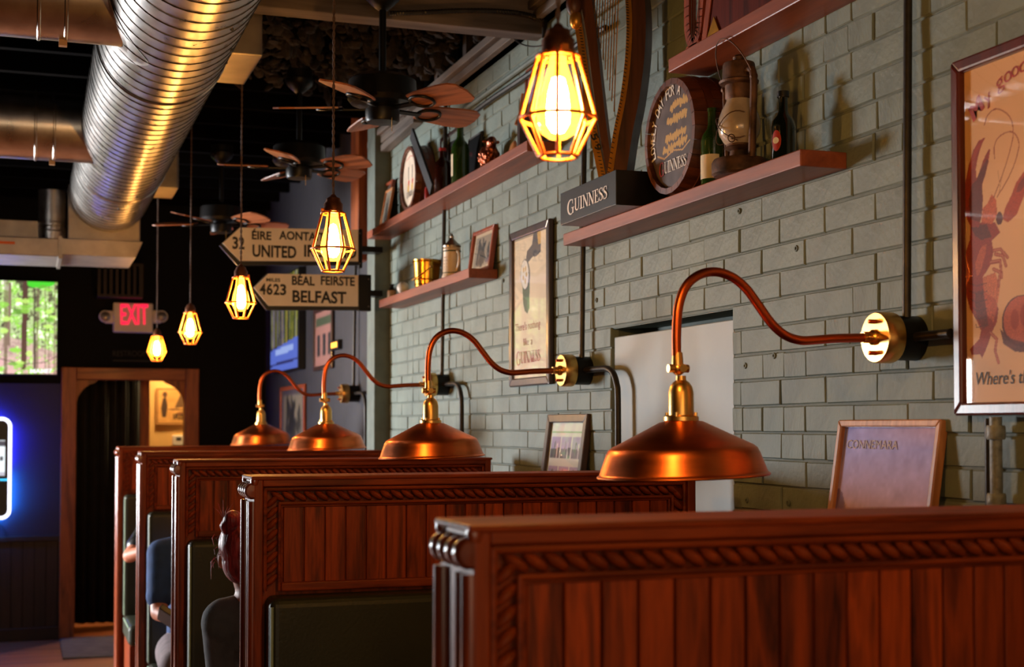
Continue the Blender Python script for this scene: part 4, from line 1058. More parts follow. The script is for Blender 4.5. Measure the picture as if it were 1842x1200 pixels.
leaning('picture_frame', 682, 706, 330, 1.805, S1, .20, .014, .02, M['redframe'], 'dark red framed picture at the pilaster end of the long shelf', p_dark, (78,62,54))
leaning('picture_frame', 693, 706, 340, 1.765, S1, .17, .010, .014, M['oakframe'], 'cream framed print leaning beside the cream-faced barrel sign', p_group, (170,150,130), nx=40)
leaning('picture_frame', 791, 832, 236, 1.826, S1, .03, .018, .012, M['darkframe'], 'black framed picture standing behind the bottles on the long shelf', p_dark, (24,20,20), nx=40)
leaning('picture_frame', 945, 1000, 108, 1.822, S1, .05, .016, .014, M['redframe'], 'wooden frame with white mat standing behind the big pendant', p_photos, (214,206,200), nx=40)
leaning('photo_card', 842, 866, 243, 1.815, S1, .10, .006, .010, M['slate'], 'grey slate card propped between the green bottle and the bronze sheep', p_dark, (120,104,100), nx=30)

# ---- dark board propped diagonally, red tin, wooden spoon
a, b_ = onX(741, 240, 1.716), onX(777, 345, 1.716); b_.z = S1+.030
t = MB().bar(a, b_, .055, .012, up=(1,0,0)).build('propped_board', M['slate'], None, origin=(b_.x,b_.y,S1)); tag(t, 'dark flat board leaning diagonally beside the amber bottle', 'board')
p = onX(768, 340, 1.73); t = thing('red_tin', 'little red cylinder with pale cap at the foot of the dark board', 'tin', (1.73,p.y,S1))
MB().lathe([(.010,0),(.011,.002),(.011,.056),(.010,.058),(0,.058)], (1.73,p.y,S1), 16).build('body', M['redtin'], t); MB().lathe([(.009,.058),(.009,.064),(0,.064)], (1.73,p.y,S1), 16).build('cap', M['redtin'], t)
a, b_ = onX(936, 205, 1.80), onX(917, 262, 1.76)
t = thing('wooden_ladle', 'pale wooden ladle leaning on the wall beside the bronze sheep', 'ladle', (b_.x,b_.y,S1))
MB().tube([a+V(.01,0,.08), a, a.lerp(b_,.35)], [.006,.008,.010], 10).build('handle', M['oakframe'], t)
MB().sph(V(b_.x+.012,b_.y,S1+.036), (.012,.030,.038), 14, 10, Matrix.Rotation(.25,3,'Y')).build('bowl', M['oakframe'], t)
p = onX(941, 240, 1.75); t = thing('dark_book', 'dark book standing at the room end of the long shelf', 'book', (1.76,p.y,S1))
MB().box(1.73, 1.80, p.y-.018, p.y+.012, S1, S1+.13).build('cover', M['darkframe'], t, bevel=.003); MB().box(1.734, 1.801, p.y-.014, p.y+.008, S1+.003, S1+.127).build('pages', M['paper'], t)

# ---- bronze sheep
p = onX(881, 270, 1.765); sx_, sy_ = 1.765, p.y; t = thing('sheep_figurine', 'shiny bronze sheep figurine on the long shelf', 'figurine', (sx_, sy_, S1))
mb = MB(); rs = np.random.RandomState(9)
mb.sph((sx_,sy_+.014,S1+.062), (.040,.060,.044), 16, 12)
for i in range(150):
    a = rs.rand()*2*PI; tt = math.acos(1-2*rs.rand()*.92); mb.sph((sx_+.040*math.sin(tt)*math.cos(a), sy_+.014+.060*math.sin(tt)*math.sin(a), S1+.062+.044*math.cos(tt)), .0052, 7, 5)
for k in range(4): mb.lathe([(.020,-.005),(.025-.002*k,0),(.020,.005)], (sx_-.004,sy_-.020-.006*k,S1+.080+.009*k), 14, Matrix.Rotation(.7,3,'X'))
mb.sph((sx_-.006,sy_-.042,S1+.112), (.020,.026,.021), 14, 10); mb.sph((sx_-.010,sy_-.062,S1+.102), (.013,.016,.012), 12, 8)
for sg in (1,-1): mb.sph((sx_-.006+sg*.026,sy_-.034,S1+.112), (.013,.005,.008), 10, 6)
for dx in (-.018,.018):
    for dy in (-.02,.04): mb.cyl((sx_+dx,sy_+dy,S1+.001), (sx_+dx,sy_+dy,S1+.04), .009, .011, 10)
fuse(mb, 'body', M['sheepc'], t, .0035, 2)

# ---- things on the short shelf
p = onX(705, 515, 1.755); t = thing('small_jug', 'tiny tan stoneware bottle with dark neck on the short shelf', 'jug', (1.755,p.y,S2))
MB().lathe([(.022,0),(.0235,.003),(.0235,.038),(.022,.046)], (1.755,p.y,S2), 20).build('body', M['tan'], t); MB().lathe([(.022,.046),(.012,.056),(.009,.060),(.009,.070),(.012,.072),(.012,.078),(0,.078)], (1.755,p.y,S2), 20).build('neck', M['blackp'], t)
p = onX(725, 512, 1.75); t = thing('ball', 'white stitched ball on a small stand on the short shelf', 'ball', (1.75,p.y,S2))
MB().sph((1.75,p.y,S2+.036), .031, 20, 14).build('leather', M['plastic'], t); MB().lathe([(.018,0),(.016,.008),(.012,.010)], (1.75,p.y,S2), 16).build('stand', M['redframe'], t)
for q in (0.6,-0.6): MB().tube([V(1.75-.0312*math.cos(q)*math.cos(a)-.0, p.y+.0315*math.sin(q)+.010*math.cos(2*a), S2+.036+.0312*math.cos(q)*math.sin(a)) for a in [-1.4+.2*i for i in range(15)]], .0011, 5).build('stitching', M['letter'], t)
p = onX(768, 480, 1.758); yb_ = p.y; t = thing('brass_bucket', 'polished brass bucket with bail handle on the short shelf', 'bucket', (1.758,yb_,S2))
zt_ = .128; MB().lathe([(.050,0),(.056,.004),(.0585,.03),(.064,zt_-.01),(.0665,zt_),(.0635,zt_),(.0555,.03),(.048,.006),(0,.006)], (1.758,yb_,S2), 32).build('pail', M['goldbuck'], t)
for z in (.012,.035,.118): MB().lathe([(.055+.09*z+.0022,z-.003),(.055+.09*z+.0045,z),(.055+.09*z+.0022,z+.003)], (1.758,yb_,S2), 32, caps=False).build('band', M['goldbuck'], t)
MB().tube([V(1.758-.071*math.sin(PI*i/16), yb_+.067*math.cos(PI*i/16), S2+.090-.058*math.sin(PI*i/16)) for i in range(17)], .0028, 8).build('bail_handle', M['brass'], t)
for sg in (1,-1): MB().sph((1.758,yb_+sg*.067,S2+.092), .008, 10, 6).build('lug', M['brass'], t)
p = onX(813, 460, 1.752); ys_ = p.y; t = thing('beer_stein', 'tall cream stoneware stein with pewter lid on the short shelf', 'stein', (1.752,ys_,S2))
bd = MB().lathe([(.044,0),(.045,.006),(.041,.016),(.040,.02),(.038,.120),(.040,.126),(.0375,.132),(.036,.138)], (1.752,ys_,S2), 28).build('body', M['stone'], t)
for z in (.022,.118): MB().lathe([(.039,z-.003),(.0415,z),(.039,z+.003)], (1.752,ys_,S2), 28, caps=False).build('band', M['green'], bd)
for k in range(4): MB().add([V(1.752-.0402*math.cos(a), ys_-.0402*math.sin(a), S2+z) for a, z in ((.2,.045+.014*k),(.75,.045+.014*k),(.75,.049+.014*k),(.2,.049+.014*k))], [(0,1,2,3)]).build('writing', M['tan'], bd)
MB().lathe([(.040,.136),(.041,.142),(.036,.148),(.026,.156),(.014,.168),(.008,.178),(.009,.184),(.004,.192),(0,.200)], (1.752,ys_,S2), 28).build('lid', M['pewter'], t)
MB().tube(smooth_path([V(1.752+.01,ys_-.038,S2+.115), V(1.752+.012,ys_-.062,S2+.105), V(1.752+.012,ys_-.066,S2+.065), V(1.752+.01,ys_-.040,S2+.03)],5), .006, 10).build('handle', M['stone'], t)

# ---- string instruments on the upper right shelf
lz = S1; p = onX(1248, 60, 1.735); yl = p.y; t = thing('small_lyre', 'small orange-brown wooden lyre with metal pegs on the upper shelf', 'lyre', (1.745,yl,lz))
U = [V(1.735,yl+.010,lz+.30), V(1.735,yl+.022,lz+.16), V(1.735,yl+.020,lz+.06), V(1.735,yl-.01,lz+.018), V(1.735,yl-.045,lz+.040), V(1.735,yl-.060,lz+.10), V(1.735,yl-.085,lz+.22), V(1.735,yl-.095,lz+.30)]
P = smooth_path(U,4); mb = MB()
for i in range(len(P)-1): mb.bar(P[i], P[i+1]+(P[i+1]-P[i]).normalized()*.002, .030, .022, up=(1,0,0))
mb.build('frame', M['redframe'], t)
MB().box(1.72, 1.75, yl-.10, yl+.015, lz+.29, lz+.315).build('yoke', M['redframe'], t, bevel=.004)
MB().box(1.724, 1.75, yl-.05, yl+.03, lz, lz+.02).build('foot', M['redframe'], t, bevel=.004)
for k in range(4): MB().cyl((1.735,yl+.024,lz+.115+.019*k), (1.735,yl+.048,lz+.117+.019*k), .0025, n=8).build('peg', M['pewter'], t)
for k in range(4): MB().cyl((1.722,yl-.012-.014*k,lz+.03), (1.722,yl-.012-.018*k,lz+.30), .0009, n=5).build('string', M['pewter'], t)
p = onX(1310, 50, 1.74); yz = p.y; t = thing('wooden_zither', 'dark red wooden zither case standing on the upper shelf', 'zither', (1.76,yz,lz))
MB().prism([V(1.718,yz+.10,lz), V(1.718,yz-.30,lz), V(1.718,yz-.30,lz+.24), V(1.718,yz+.03,lz+.24)], (.095,0,0)).build('body', M['mahframe'], t, bevel=.004)
MB().prism([V(1.716,yz+.103,lz+.0), V(1.716,yz+.075,lz), V(1.716,yz+.006,lz+.24), V(1.716,yz+.033,lz+.24)], (-.003,0,0)).build('edge_strip', M['redframe'], t)
MB().prism([V(1.7155,yz+.07,lz+.002), V(1.7155,yz+.0,lz+.002), V(1.7155,yz+.03,lz+.05)], (-.003,0,0)).build('corner_inlay', M['gold'], t)

# ================================================================== WALL POSTERS
def wall_poster(name, px0, py0, px1, py1, X, fw, dep, m, label, bg, nx, W=None, cat='poster'):
    a = onX(px0, py0, X); b = onX(px1 or px0, py1, X); b0 = a.z; b1 = b.z
    W = W or abs(a.y-b.y); Ht = b0-b1; o = V(X, a.y, b1); xd = V(0,-1,0); yd = V(0,0,1)
    t = thing(name, label, cat, (X+dep/2, a.y-W/2, b1)); frame_bars(t, o, xd, yd, W, Ht, fw, dep, m, bevel=.005); back_board(t, o, xd, yd, W, Ht, dep*.85, M['blackp'])
    pO = o+xd*fw+yd*fw+V(dep*.55,0,0); cv = Canvas(W-2*fw, Ht-2*fw, nx, bg)
    def uv(px, py):
        q = onX(px, py, X+dep*.55)-pO; return (q.dot(xd), q.dot(yd))
    def fin():
        cv.build('print', pO, xd, yd, M['print'], t); pane(t, o, xd, yd, W, Ht, fw, dep*.3)
    return t, cv, uv, pO, fin
X_ = WX-.032
t, cv, uv, pO, fin = wall_poster('framed_poster', 1708, 113, 1708, 748, X_, .026, .030, M['mahframe'], 'large mahogany-framed lobster poster with curved lettering', (226,180,132), 300, W=.56)
cv.c += cv.cloud(4,4,5)[...,None]
A = lambda L: [uv(1700+x/3.528, 60+y/3.528) for x, y in L]; B = lambda L: [uv(1700+x/3.331, 400+y/3.333) for x, y in L]
red, dk, hi = (150,52,34), (92,40,36), (196,96,56)
cv.poly(B([(150,0),(300,0),(330,60),(280,110),(290,180),(270,260),(225,330),(240,420),(300,460),(320,520),(310,600),(280,660),(262,720),(240,775),(222,815),(210,790),(160,795),(148,762),(205,700),(215,650),(190,590),(150,520),(125,430),(113,310),(123,180),(150,100)]), red, noise=.08)
cv.poly(B([(250,130),(240,200),(215,290),(190,330),(180,250),(205,170),(225,140)]), hi, .8, .08); cv.poly(B([(225,330),(300,300),(330,380),(310,520),(290,600),(255,560),(230,450)]), hi, .8, .12)
cv.poly(B([(180,420),(230,400),(260,620),(225,640),(185,560)]), dk, .6, .2); cv.poly(B([(150,20),(250,10),(280,90),(215,105),(180,80)]), dk, .8, .1)
for y in (360,410,460,510,560,610): cv.line(B([(135+(y-360)*.2,y),(190,y+22),(250,y+4)]), .0022, dk, .8)
cv.poly(A([(258,660),(215,680),(180,740),(150,840),(128,950),(122,1060),(135,1170),(165,1230),(215,1230),(235,1150),(240,1050),(235,960),(255,900),(275,820),(286,738),(276,735),(240,810),(215,890),(200,920),(195,860),(210,780),(235,700)]), red, noise=.07)
cv.poly(A([(215,890),(200,930),(170,960),(150,1060),(160,1180),(225,1200),(236,1100),(238,1040),(233,965),(255,890),(275,800),(262,800)]), dk, .75, .08); cv.poly(A([(235,690),(200,710),(165,800),(140,920),(150,930),(180,830),(215,730)]), (172,66,44), .8)
cv.poly(A([(505,870),(450,950),(420,1030),(380,1110),(365,1180),(400,1200),(455,1150),(490,1060),(515,1000)]), (176,72,42), noise=.07); cv.poly(A([(505,900),(470,950),(450,1010),(480,1000),(510,960)]), dk, .5)
cv.poly(A([(295,1020),(270,1080),(240,1110),(230,1200),(300,1210),(330,1150),(325,1060)]), hi, noise=.08); cv.ell(*A([(345,1175)])[0], .010, .013, dk)
for L_ in ([(310,1040),(380,850),(425,690),(432,620),(420,550),(380,500),(320,480),(270,520),(250,580)], [(330,1040),(420,880),(465,740),(465,680),(440,635),(400,625),(340,660),(312,720),(315,795)]):
    q = smooth_path([V(*a,0) for a in A(L_)],5); cv.line([(a.x,a.y) for a in q], .0024, (150,70,44))
for L_ in ([(335,870),(350,1000)], [(370,870),(340,1020)]): cv.line(A(L_), .0016, (190,140,100))
for L_ in ([(290,170),(330,160),(375,210)], [(300,190),(345,200),(365,260)], [(270,240),(330,230),(340,330)], [(290,280),(330,300),(320,380)], [(270,660),(310,700),(300,770),(320,840)]):
    cv.line(B(L_), .0075, (156,66,44)); cv.line(B(L_), .003, (204,130,96), .8)
e0 = B([(455,590)])[0]; cv.ell(*e0, .056, .050, dk); cv.ell(e0[0]+.001, e0[1]+.002, .052, .046, (190,92,60), 1, .06); cv.ell(e0[0]-.018, e0[1]+.004, .012, .020, red, .6); cv.ell(e0[0]+.012, e0[1]+.010, .014, .022, red, .6)
cv.poly(B([(330,640),(350,730),(420,775),(480,780),(480,720),(400,700)]), dk, .9, .1)
# right-hand half of the sheet lies outside the photograph: claw and crab simply continue
cv.poly([(e0[0]+.05,e0[1]+.02),(e0[0]+.13,e0[1]+.10),(e0[0]+.16,e0[1]+.20),(e0[0]+.10,e0[1]+.17),(e0[0]+.03,e0[1]+.06)], red, noise=.07)
fin()
xd, yd = V(0,-1,0), V(0,0,1)
def glyph(ch, px, py, ang, cap, wch, m=M['redl'], bold=.02, slant=.25):
    u, v = uv(px, py); c = pO+xd*u+yd*v; a = math.radians(ang); dx = xd*math.cos(a)+yd*math.sin(a)
    text_fit('lettering', ch, c-dx*wch/2, c+dx*wch/2, cap, NX, m, t, bold, slant)
glyph('M', 1761, 205, 34, .030, .042, bold=.05, slant=.1); glyph('y', 1780, 184, 30, .028, .022, bold=.0, slant=.1)
for ch, px, py, an in (('g',1801,158,25),('o',1815,146,21),('o',1828,137,18),('d',1842,129,15),('n',1858,121,16),('e',1871,117,10),('s',1884,115,4),('s',1896,114,0)): glyph(ch, px, py, an, .030, .024, bold=.0, slant=.1)
u0, v0 = uv(1754, 693); u1, v1 = uv(1842, 692)
pa = pO+xd*u0+yd*v0; text_fit('lettering', "Where's the", pa, pa+xd*.175, .026, NX, M['slate'], t, 0, .18)
guinness('lettering', pa+xd*.20, pa+xd*.40, .028, NX, M['slate'], t)

X_ = WX-.024
t, cv, uv, pO, fin = wall_poster('framed_poster', 915, 421, 987, 691, X_, .032, .022, M['darkframe'], 'tall black-framed cream beer poster with tap handle and red lettering', (226,206,172), 120)
cv.c += cv.cloud(5,4,6)[...,None]
P_ = lambda L: [uv(x, y) for x, y in L]
cv.line(P_([(922,436),(962,421)]), .003, (60,50,40))
cv.poly(P_([(960,416),(972,414),(973,452),(966,460),(958,462),(950,472),(946,468),(948,452),(957,440)]), (52,44,44)); cv.poly(P_([(966,415),(973,414),(973,437),(968,440)]), (206,160,70))
def el(cx, cy, rx, ry): return [(cx+rx*math.cos(2*PI*i/24), cy+ry*math.sin(2*PI*i/24)) for i in range(24)]
cv.poly(P_([(939,500),(941,545),(944,560),(949,564),(952,555),(953,500)]), (76,92,48)); cv.poly(P_(el(945,494,8.5,28)), (60,60,52)); cv.poly(P_(el(944,494,7,26)), (228,222,208))
for k in range(5): cv.poly(P_(el(944+3*math.cos(k*1.3),494+12*math.sin(k*1.3),1.4,5)), (196,160,80))
fin()
def line_txt(body, x0, x1, y0, y1, cap, m, g=False):
    a, b = pO+V(0,-1,0)*uv(x0,y0)[0]+V(0,0,1)*uv(x0,y0)[1], None; a = a+V(0,0,0); L = uv(x1,y1)[0]-uv(x0,y0)[0]; b = a+V(0,-1,0)*L
    if g: guinness('lettering', a, b, cap, NX, m, t)
    else: text_fit('lettering', body, a, b, cap, NX, m, t, .0)
line_txt("There's nothing", 927, 972, 597, 588, .030, M['redl']); line_txt('like a', 942, 958, 622, 620, .028, M['redl']); line_txt('', 929, 972, 655, 652, .045, M['redl'], True)

# ---- arrow signposts
YS = 7.10
def arrow(pts, label, lines, zoff):
    c = onY(560, 440, YS); P = [onY(a, b, YS) for a, b in pts]; lo = min(p.z for p in P); x0 = min(p.x for p in P)
    t = thing('arrow_sign', label, 'sign', (1.62, YS, lo), 'arrow signposts by the pilaster')
    cx = sum((p.x for p in P))/len(P); cz = sum((p.z for p in P))/len(P)
    MB().prism([p+V(0,.008,0) for p in P], (0,.012,0)).build('face', M['sign'], t)
    for ob in (): pass
    bk_ = [V(cx+(p.x-cx)*1.03-.004, YS+.021, cz+(p.z-cz)*1.12-.010) for p in P]
    MB().prism(bk_, (0,.022,0)).build('back_board', M['blackp'], t)
    zt = max(p.z for p in P); zb = min(p.z for p in P); xr = max(p.x for p in P)
    xm = onY(668 if zoff else 652, 500, YS+.012).x; MB().box(xr+.004, xm, YS+.012, YS+.05, zb-.012, zt+.006).build('mount_plate', M['blackmet'], t, bevel=.003)
    MB().box(xm-.03, 1.765, YS+.05, 7.2495, (zb+zt)/2-.015, (zb+zt)/2+.015).build('wall_bracket', M['blackmet'], t)
    for z in (zb+.012, zt-.018): MB().sph((xm-.015,YS+.012,z), .004, 8, 6).build('screw', M['pewter'], t)
    for body, xa, xb, by, cap in lines:
        a = onY(xa, by, YS+.008); b = onY(xb, by, YS+.008); b.z = a.z
        k = len(body) if body in ('32','4623') else 1
        for q in range(k): text_fit('lettering', body if k == 1 else body[q], a.lerp(b, q/k), a.lerp(b, (q+.90)/k) if k > 1 else b, cap, NY, M['letter'], t, .03)
s = .00292
arrow([(401,437),(432,409),(645,413),(645,470),(432,469)], 'upper cream arrow sign reading United Ireland', [('32',418,441,447,20*s),('ÉIRE',453,488,430,14*s),('AONTAITHE',502,606,430,14*s),('UNITED',454,533,461,20*s),('IRELAND',547,641,461,20*s)], 0)
arrow([(457,517),(483,492),(645,495),(645,551),(484,550)], 'lower cream arrow sign reading Belfast', [('MILES',479,504,506,5.5*s),('4623',467,516,529,18*s),('BÉAL',525,566,512,15*s),('FEIRSTE',577,638,512,15*s),('BELFAST',526,623,543,20*s)], 1)

# ---- screens and pictures on the dark plain wall
a, b = onX(537, 479, 1.775), onX(537, 664, 1.775); y0 = a.y; t = thing('television', 'wall television with colourful picture below the arrow signs', 'television', (1.8, y0+.6, b.z))
Ht, W = a.z-b.z, 1.18; MB().box(1.776, 1.826, y0, y0+W, b.z, a.z).build('case', M['blackp'], t, bevel=.004)
cv = Canvas(W-.03, Ht-.03, 110, (30,26,40)); u = cv.U/cv.w; v = cv.Vv/cv.h; rs = np.random.RandomState(4)
for i in range(60):
    x = rs.rand()*cv.w; cv.line([(x,cv.h*.28),(x+(rs.rand()-.5)*.08,cv.h)], .012+.02*rs.rand(), [(150,150,40),(60,70,20),(120,110,130),(30,24,34),(170,150,60)][rs.randint(5)], .9)
cv.poly([(0,0),(cv.w,0),(cv.w,.32*cv.h),(0,.24*cv.h)], (84,104,196)); cv.poly([(.2*cv.w,.17*cv.h),(.85*cv.w,.19*cv.h),(.85*cv.w,.26*cv.h),(.2*cv.w,.24*cv.h)], (150,170,226)); cv.poly([(.0,.06*cv.h),(cv.w,.08*cv.h),(cv.w,.10*cv.h),(0,.09*cv.h)], (40,40,90))
cv.c *= .75; cv.build('screen', V(1.7745, y0+W-.015, b.z+.015), (0,-1,0), (0,0,1), M['screen'], t)
def wall_pic(px0, px1, pyt, pyb, m, label, bg, paint, name='picture_frame', X=WX-.022):
    t, cv, uv, pO, fin = wall_poster(name, px0, pyt, px1, pyb, X, .03, .02, m, label, bg, 40, cat='picture'); paint(cv); fin(); return t
def p_door(cv):
    cv.poly([(.05*cv.w,.72*cv.h),(.95*cv.w,.74*cv.h),(.95*cv.w,.92*cv.h),(.05*cv.w,.9*cv.h)], (70,84,60))
    for x0 in (.12,.45,.75): cv.poly([(x0*cv.w,.2*cv.h),((x0+.17)*cv.w,.2*cv.h),((x0+.17)*cv.w,.58*cv.h),(x0*cv.w,.58*cv.h)], (44,40,44))
wall_pic(563, 596, 558, 662, M['darkframe'], 'pink and dark framed print on the dark wall beside the television', (170,120,110), p_door)
wall_pic(503, 546, 697, 800, M['redframe'], 'brown framed picture on the dark wall above the dim copper lamp', (96,84,92), p_group)
p = onX(600, 621, 1.80); t = thing('indicator_light', 'small glowing orange digital readout on the dark wall', 'display', (1.81,p.y,p.z-.02))
MB().box(1.80, WX-.001, p.y-.12, p.y+.10, p.z-.03, p.z+.03).build('case', M['blackp'], t, bevel=.003)
for k in range(3): MB().box(1.798, 1.80, p.y-.095+k*.06, p.y-.055+k*.06, p.z-.016, p.z+.016).build('digit', emit('orange_digits', (1.0,.35,.03,1), 4.0), t)
# ================================================================== OVERHEAD
# ---- spiral duct
DX, DZ, DR = 0.44, H(1.37), 0.225
y0, y1 = 2.3, 8.50
t = thing('spiral_duct', 'large galvanised spiral duct running along the ceiling', 'duct', (DX, y0, DZ-DR))
MB().lathe([(DR,0),(DR,y1-y0)], (DX,y0,DZ), 64, Matrix.Rotation(-PI/2,3,'X')).build('tube', M['duct'], t)
pitch = .095; n = int((y1-y0)/pitch*40)
MB().tube([V(DX+(DR+.0005)*math.cos(i*2*PI/40), y0+i*pitch/40, DZ+(DR+.0005)*math.sin(i*2*PI/40)) for i in range(n)], .0028, 5).build('lock_seam', M['ductseam'], t)
for yy in (3.2, 5.05, 7.35):
    MB().lathe([(DR+.002,-.012),(DR+.006,-.008),(DR+.006,.008),(DR+.002,.012)], (DX,yy,DZ), 64, Matrix.Rotation(-PI/2,3,'X'), caps=False).build('joint_band', M['duct'], t)
# two side branches to the left with saddle collars
for yc in (4.56, 6.66):
    r = .155; MB().lathe([(r,.0),(r,3.2)], (DX-.10,yc,DZ), 48, Matrix.Rotation(-PI/2,3,'Y')).build('branch_tube', M['duct'], t)
    vs = []; k = 40
    for i in range(k):
        a = 2*PI*i/k
        for rr in (r+.002, r+.055):
            dy, dz = rr*math.cos(a), rr*math.sin(a); dz = max(-DR*.98, min(DR*.98, dz)); vs.append(V(DX-math.sqrt(DR*DR-dz*dz)-.004, yc+dy, DZ+dz))
    MB().add(vs, [(2*i,2*i+1,2*((i+1)%k)+1,2*((i+1)%k)) for i in range(k)], True).build('saddle_collar', M['duct'], t)
    for dx in (.34, .42): MB().lathe([(r+.001,-.006),(r+.004,-.003),(r+.004,.003),(r+.001,.006)], (DX-dx,yc,DZ), 48, Matrix.Rotation(-PI/2,3,'Y'), caps=False).build('joint_band', M['duct'], t)
    MB().box(DX-.36, DX-.335, yc-.012, yc+.012, DZ-r-.02, DZ-r).build('strap_clip', M['tan'], t)
# register boxes on the right flank
for ya, yb_ in ((5.05, 5.50), (8.03, 8.42)):
    b = MB().box(DX+DR-.035, DX+DR+.13, ya, yb_, H(1.35), H(1.63)).build('register_box', M['ductbox'], t, bevel=.004)
    for k in range(4): MB().obox((DX+DR+.132, (ya+yb_)/2, H(1.40)+k*.06), (.004,0,.006), (0,(yb_-ya)/2-.04,0), (-.001,0,.0015)).build('louvre', M['ductbox'], b)
# end plenum with flange
e0, e1 = onY(122,400,8.55), onY(251,432,8.55)
MB().box(e0.x, e1.x, 8.50, 8.95, onY(190,434,8.5).z, DZ+.05).build('end_plenum', M['ductbox'], t, bevel=.005)
f0, f1 = onY(110,440,8.44), onY(257,440,8.44); zt_, zb_ = onY(190,432,8.44).z, onY(190,461,8.44).z
MB().prism([V(f0.x,8.44,zt_), V(f1.x,8.44,zt_), V(f1.x-.04,8.44,zb_), V(f0.x,8.44,zb_)], (0,.6,0)).build('flange', M['ductbox'], t, bevel=.003)
for i in range(14):
    a = 3.4+i*.22; yy = 3.0+.38*i
    MB().sph((DX+DR*math.cos(a*1.3), yy, DZ-abs(DR*math.sin(a*1.3))), .006, 8, 5).build('rivet', M['ductseam'], t)
# flat trunk line continuing left from the plenum
t = thing('flat_duct', 'flat rectangular metal trunk beside the end of the spiral duct', 'duct', (-.3, 8.7, zb_))
g0 = onY(108, 430, 8.44); za, zb2 = onY(40,426,8.44).z, onY(40,459,8.44).z
MB().box(-1.6, g0.x, 8.44, 9.0, zb2, za).build('trunk', M['ductbox'], t, bevel=.006)
MB().box(g0.x-.008, g0.x+.012, 8.43, 9.0, zb2-.012, za+.012).build('joint_flange', M['ductbox'], t)
MB().box(-1.6, onY(72,400,8.7).x, 8.6, 9.0, za, onY(40,396,8.6).z).build('upper_box', M['ductbox'], t, bevel=.004)
c = onY(95, 380, 8.7); MB().lathe([(.085,za-DZ+.0),(.085,za-DZ+.30)], (c.x,8.62,DZ), 28).build('riser', M['duct'], t)
for z in (.06,.085,.11): MB().lathe([(.086,za-DZ+z-.004),(.090,za-DZ+z),(.086,za-DZ+z+.004)], (c.x,8.62,DZ), 28, caps=False).build('riser_rib', M['duct'], t)
MB().box(-.6, -.08, 8.436, 8.441, za-.045, za-.03).build('label_plate', M['copperarm'], t)

# ---- ceiling fans
def make_fan(px, py, zc_, phase, label, Rb=.385):
    c = onY(px, py, zc_); x, y, z = c; t = thing('ceiling_fan', label, 'ceiling fan', (x, y, z-.06), 'black ceiling fans with walnut blades')
    MB().lathe([(.0,.335),(.018,.337),(.036,.352),(.058,.372),(.066,.392),(.066,.40),(.060,.405),(.060,.44)], (x,y,z), 28).build('canopy', M['blackmet'], t)
    MB().cyl((x,y,z+.09), (x,y,3.42 if z+.44 > 3.4 else z+.45), .0125, n=12).build('downrod', M['blackmet'], t)
    MB().lathe([(.03,.10),(.10,.098),(.118,.085),(.122,.02),(.110,.004),(.07,0)], (x,y,z), 32).build('motor_housing', M['blackmet'], t)
    MB().lathe([(.05,0),(.052,-.012),(.060,-.014),(.060,-.052),(.055,-.060),(.0,-.063)], (x,y,z), 28).build('switch_housing', M['blackmet'], t)
    MB().tube([(x+.02,y-.055,z-.05),(x+.02,y-.056,z-.10)], .0012, 5).build('pull_chain', M['brass'], t)
    for k in range(5):
        a = math.radians(phase+72*k); R3 = Matrix.Rotation(a,3,'Z') @ Matrix.Rotation(math.radians(-14),3,'X')
        pts = [(.150,-.045),(.19,-.056),(.30,-.070),(.355,-.068),(.380,-.050),(.388,0),(.380,.050),(.355,.068),(.30,.070),(.19,.056),(.150,.045)]
        pts = [(p*Rb/.388, q) for p, q in pts]
        me = MB().prism([V(p,q,.0) for p, q in pts], (0,0,.006)).mesh('blade')
        ob = link('blade', me, M['fanblade'], t, WL[t.name]); ob.location = V(0,0,.052); ob.rotation_euler = R3.to_euler()
        mb = MB(); mb.bar(V(.06,0,-.006), V(.15,0,-.006), .022, .006)
        mb.tube([V(.185+.045*math.cos(q), .040*math.sin(q), -.003) for q in [2*PI*i/20 for i in range(20)]], .006, 6, closed=True)
        iron = link('blade_iron', mb.mesh('blade_iron'), M['blackmet'], ob, WL[t.name])
    return t
make_fan(688, 190, 4.72, 15, 'black ceiling fan with walnut blades hanging from the cross beam')
make_fan(538, 298, 6.35, 28, 'black ceiling fan with walnut blades behind the arrow-sign pendant', .37)
make_fan(398, 400, 8.05, 10, 'shadowy third ceiling fan above the upper arrow sign', .40)

# ---- flexible conduit along the beam, cables and pipes on the upper wall
P = smooth_path([onY(a, b, 4.83) for a, b in ((700,24),(760,22),(830,19),(900,20),(950,27),(990,42),(1030,62),(1040,75))], 8); mb = MB()
rr = [.0075 if i % 2 else .0098 for i in range(len(P)*3)]; Q = []
for i in range(len(P)-1):
    for k in range(3): Q.append(P[i].lerp(P[i+1], k/3))
for q in Q: q.x = min(q.x, WX-.02)
t = mb.tube(Q, rr[:len(Q)], 8).build('flexible_conduit', M['iron'], None, origin=P[0]); tag(t, 'ribbed flexible conduit arching along the ceiling beam', 'conduit')
P = smooth_path([onX(a, b, 1.80) for a, b in ((855,200),(885,178),(930,148),(975,118),(1030,86),(1090,50))], 5)
t = MB().tube(P, .011, 8).build('conduit', M['iron'], None, origin=P[0]); tag(t, 'dark pipe slanting along the brick wall above the long shelf', 'conduit')
P = [V(1.808, y, H(1.40)) for y in (6.2, 2.2)]
t = MB().tube(P, .010, 8).build('conduit', M['mortar'], None, origin=P[0]); tag(t, 'green-painted pipe running level under the timber wall plate', 'conduit')
P = smooth_path([onX(a, b, 1.77) for a, b in ((906,40),(915,60),(940,80),(975,82),(1010,60))], 5)
t = MB().tube(P, .0028, 6).build('cable', M['blackp'], None, origin=P[0]); tag(t, 'thin black cable drooping below the timber wall plate', 'cable')
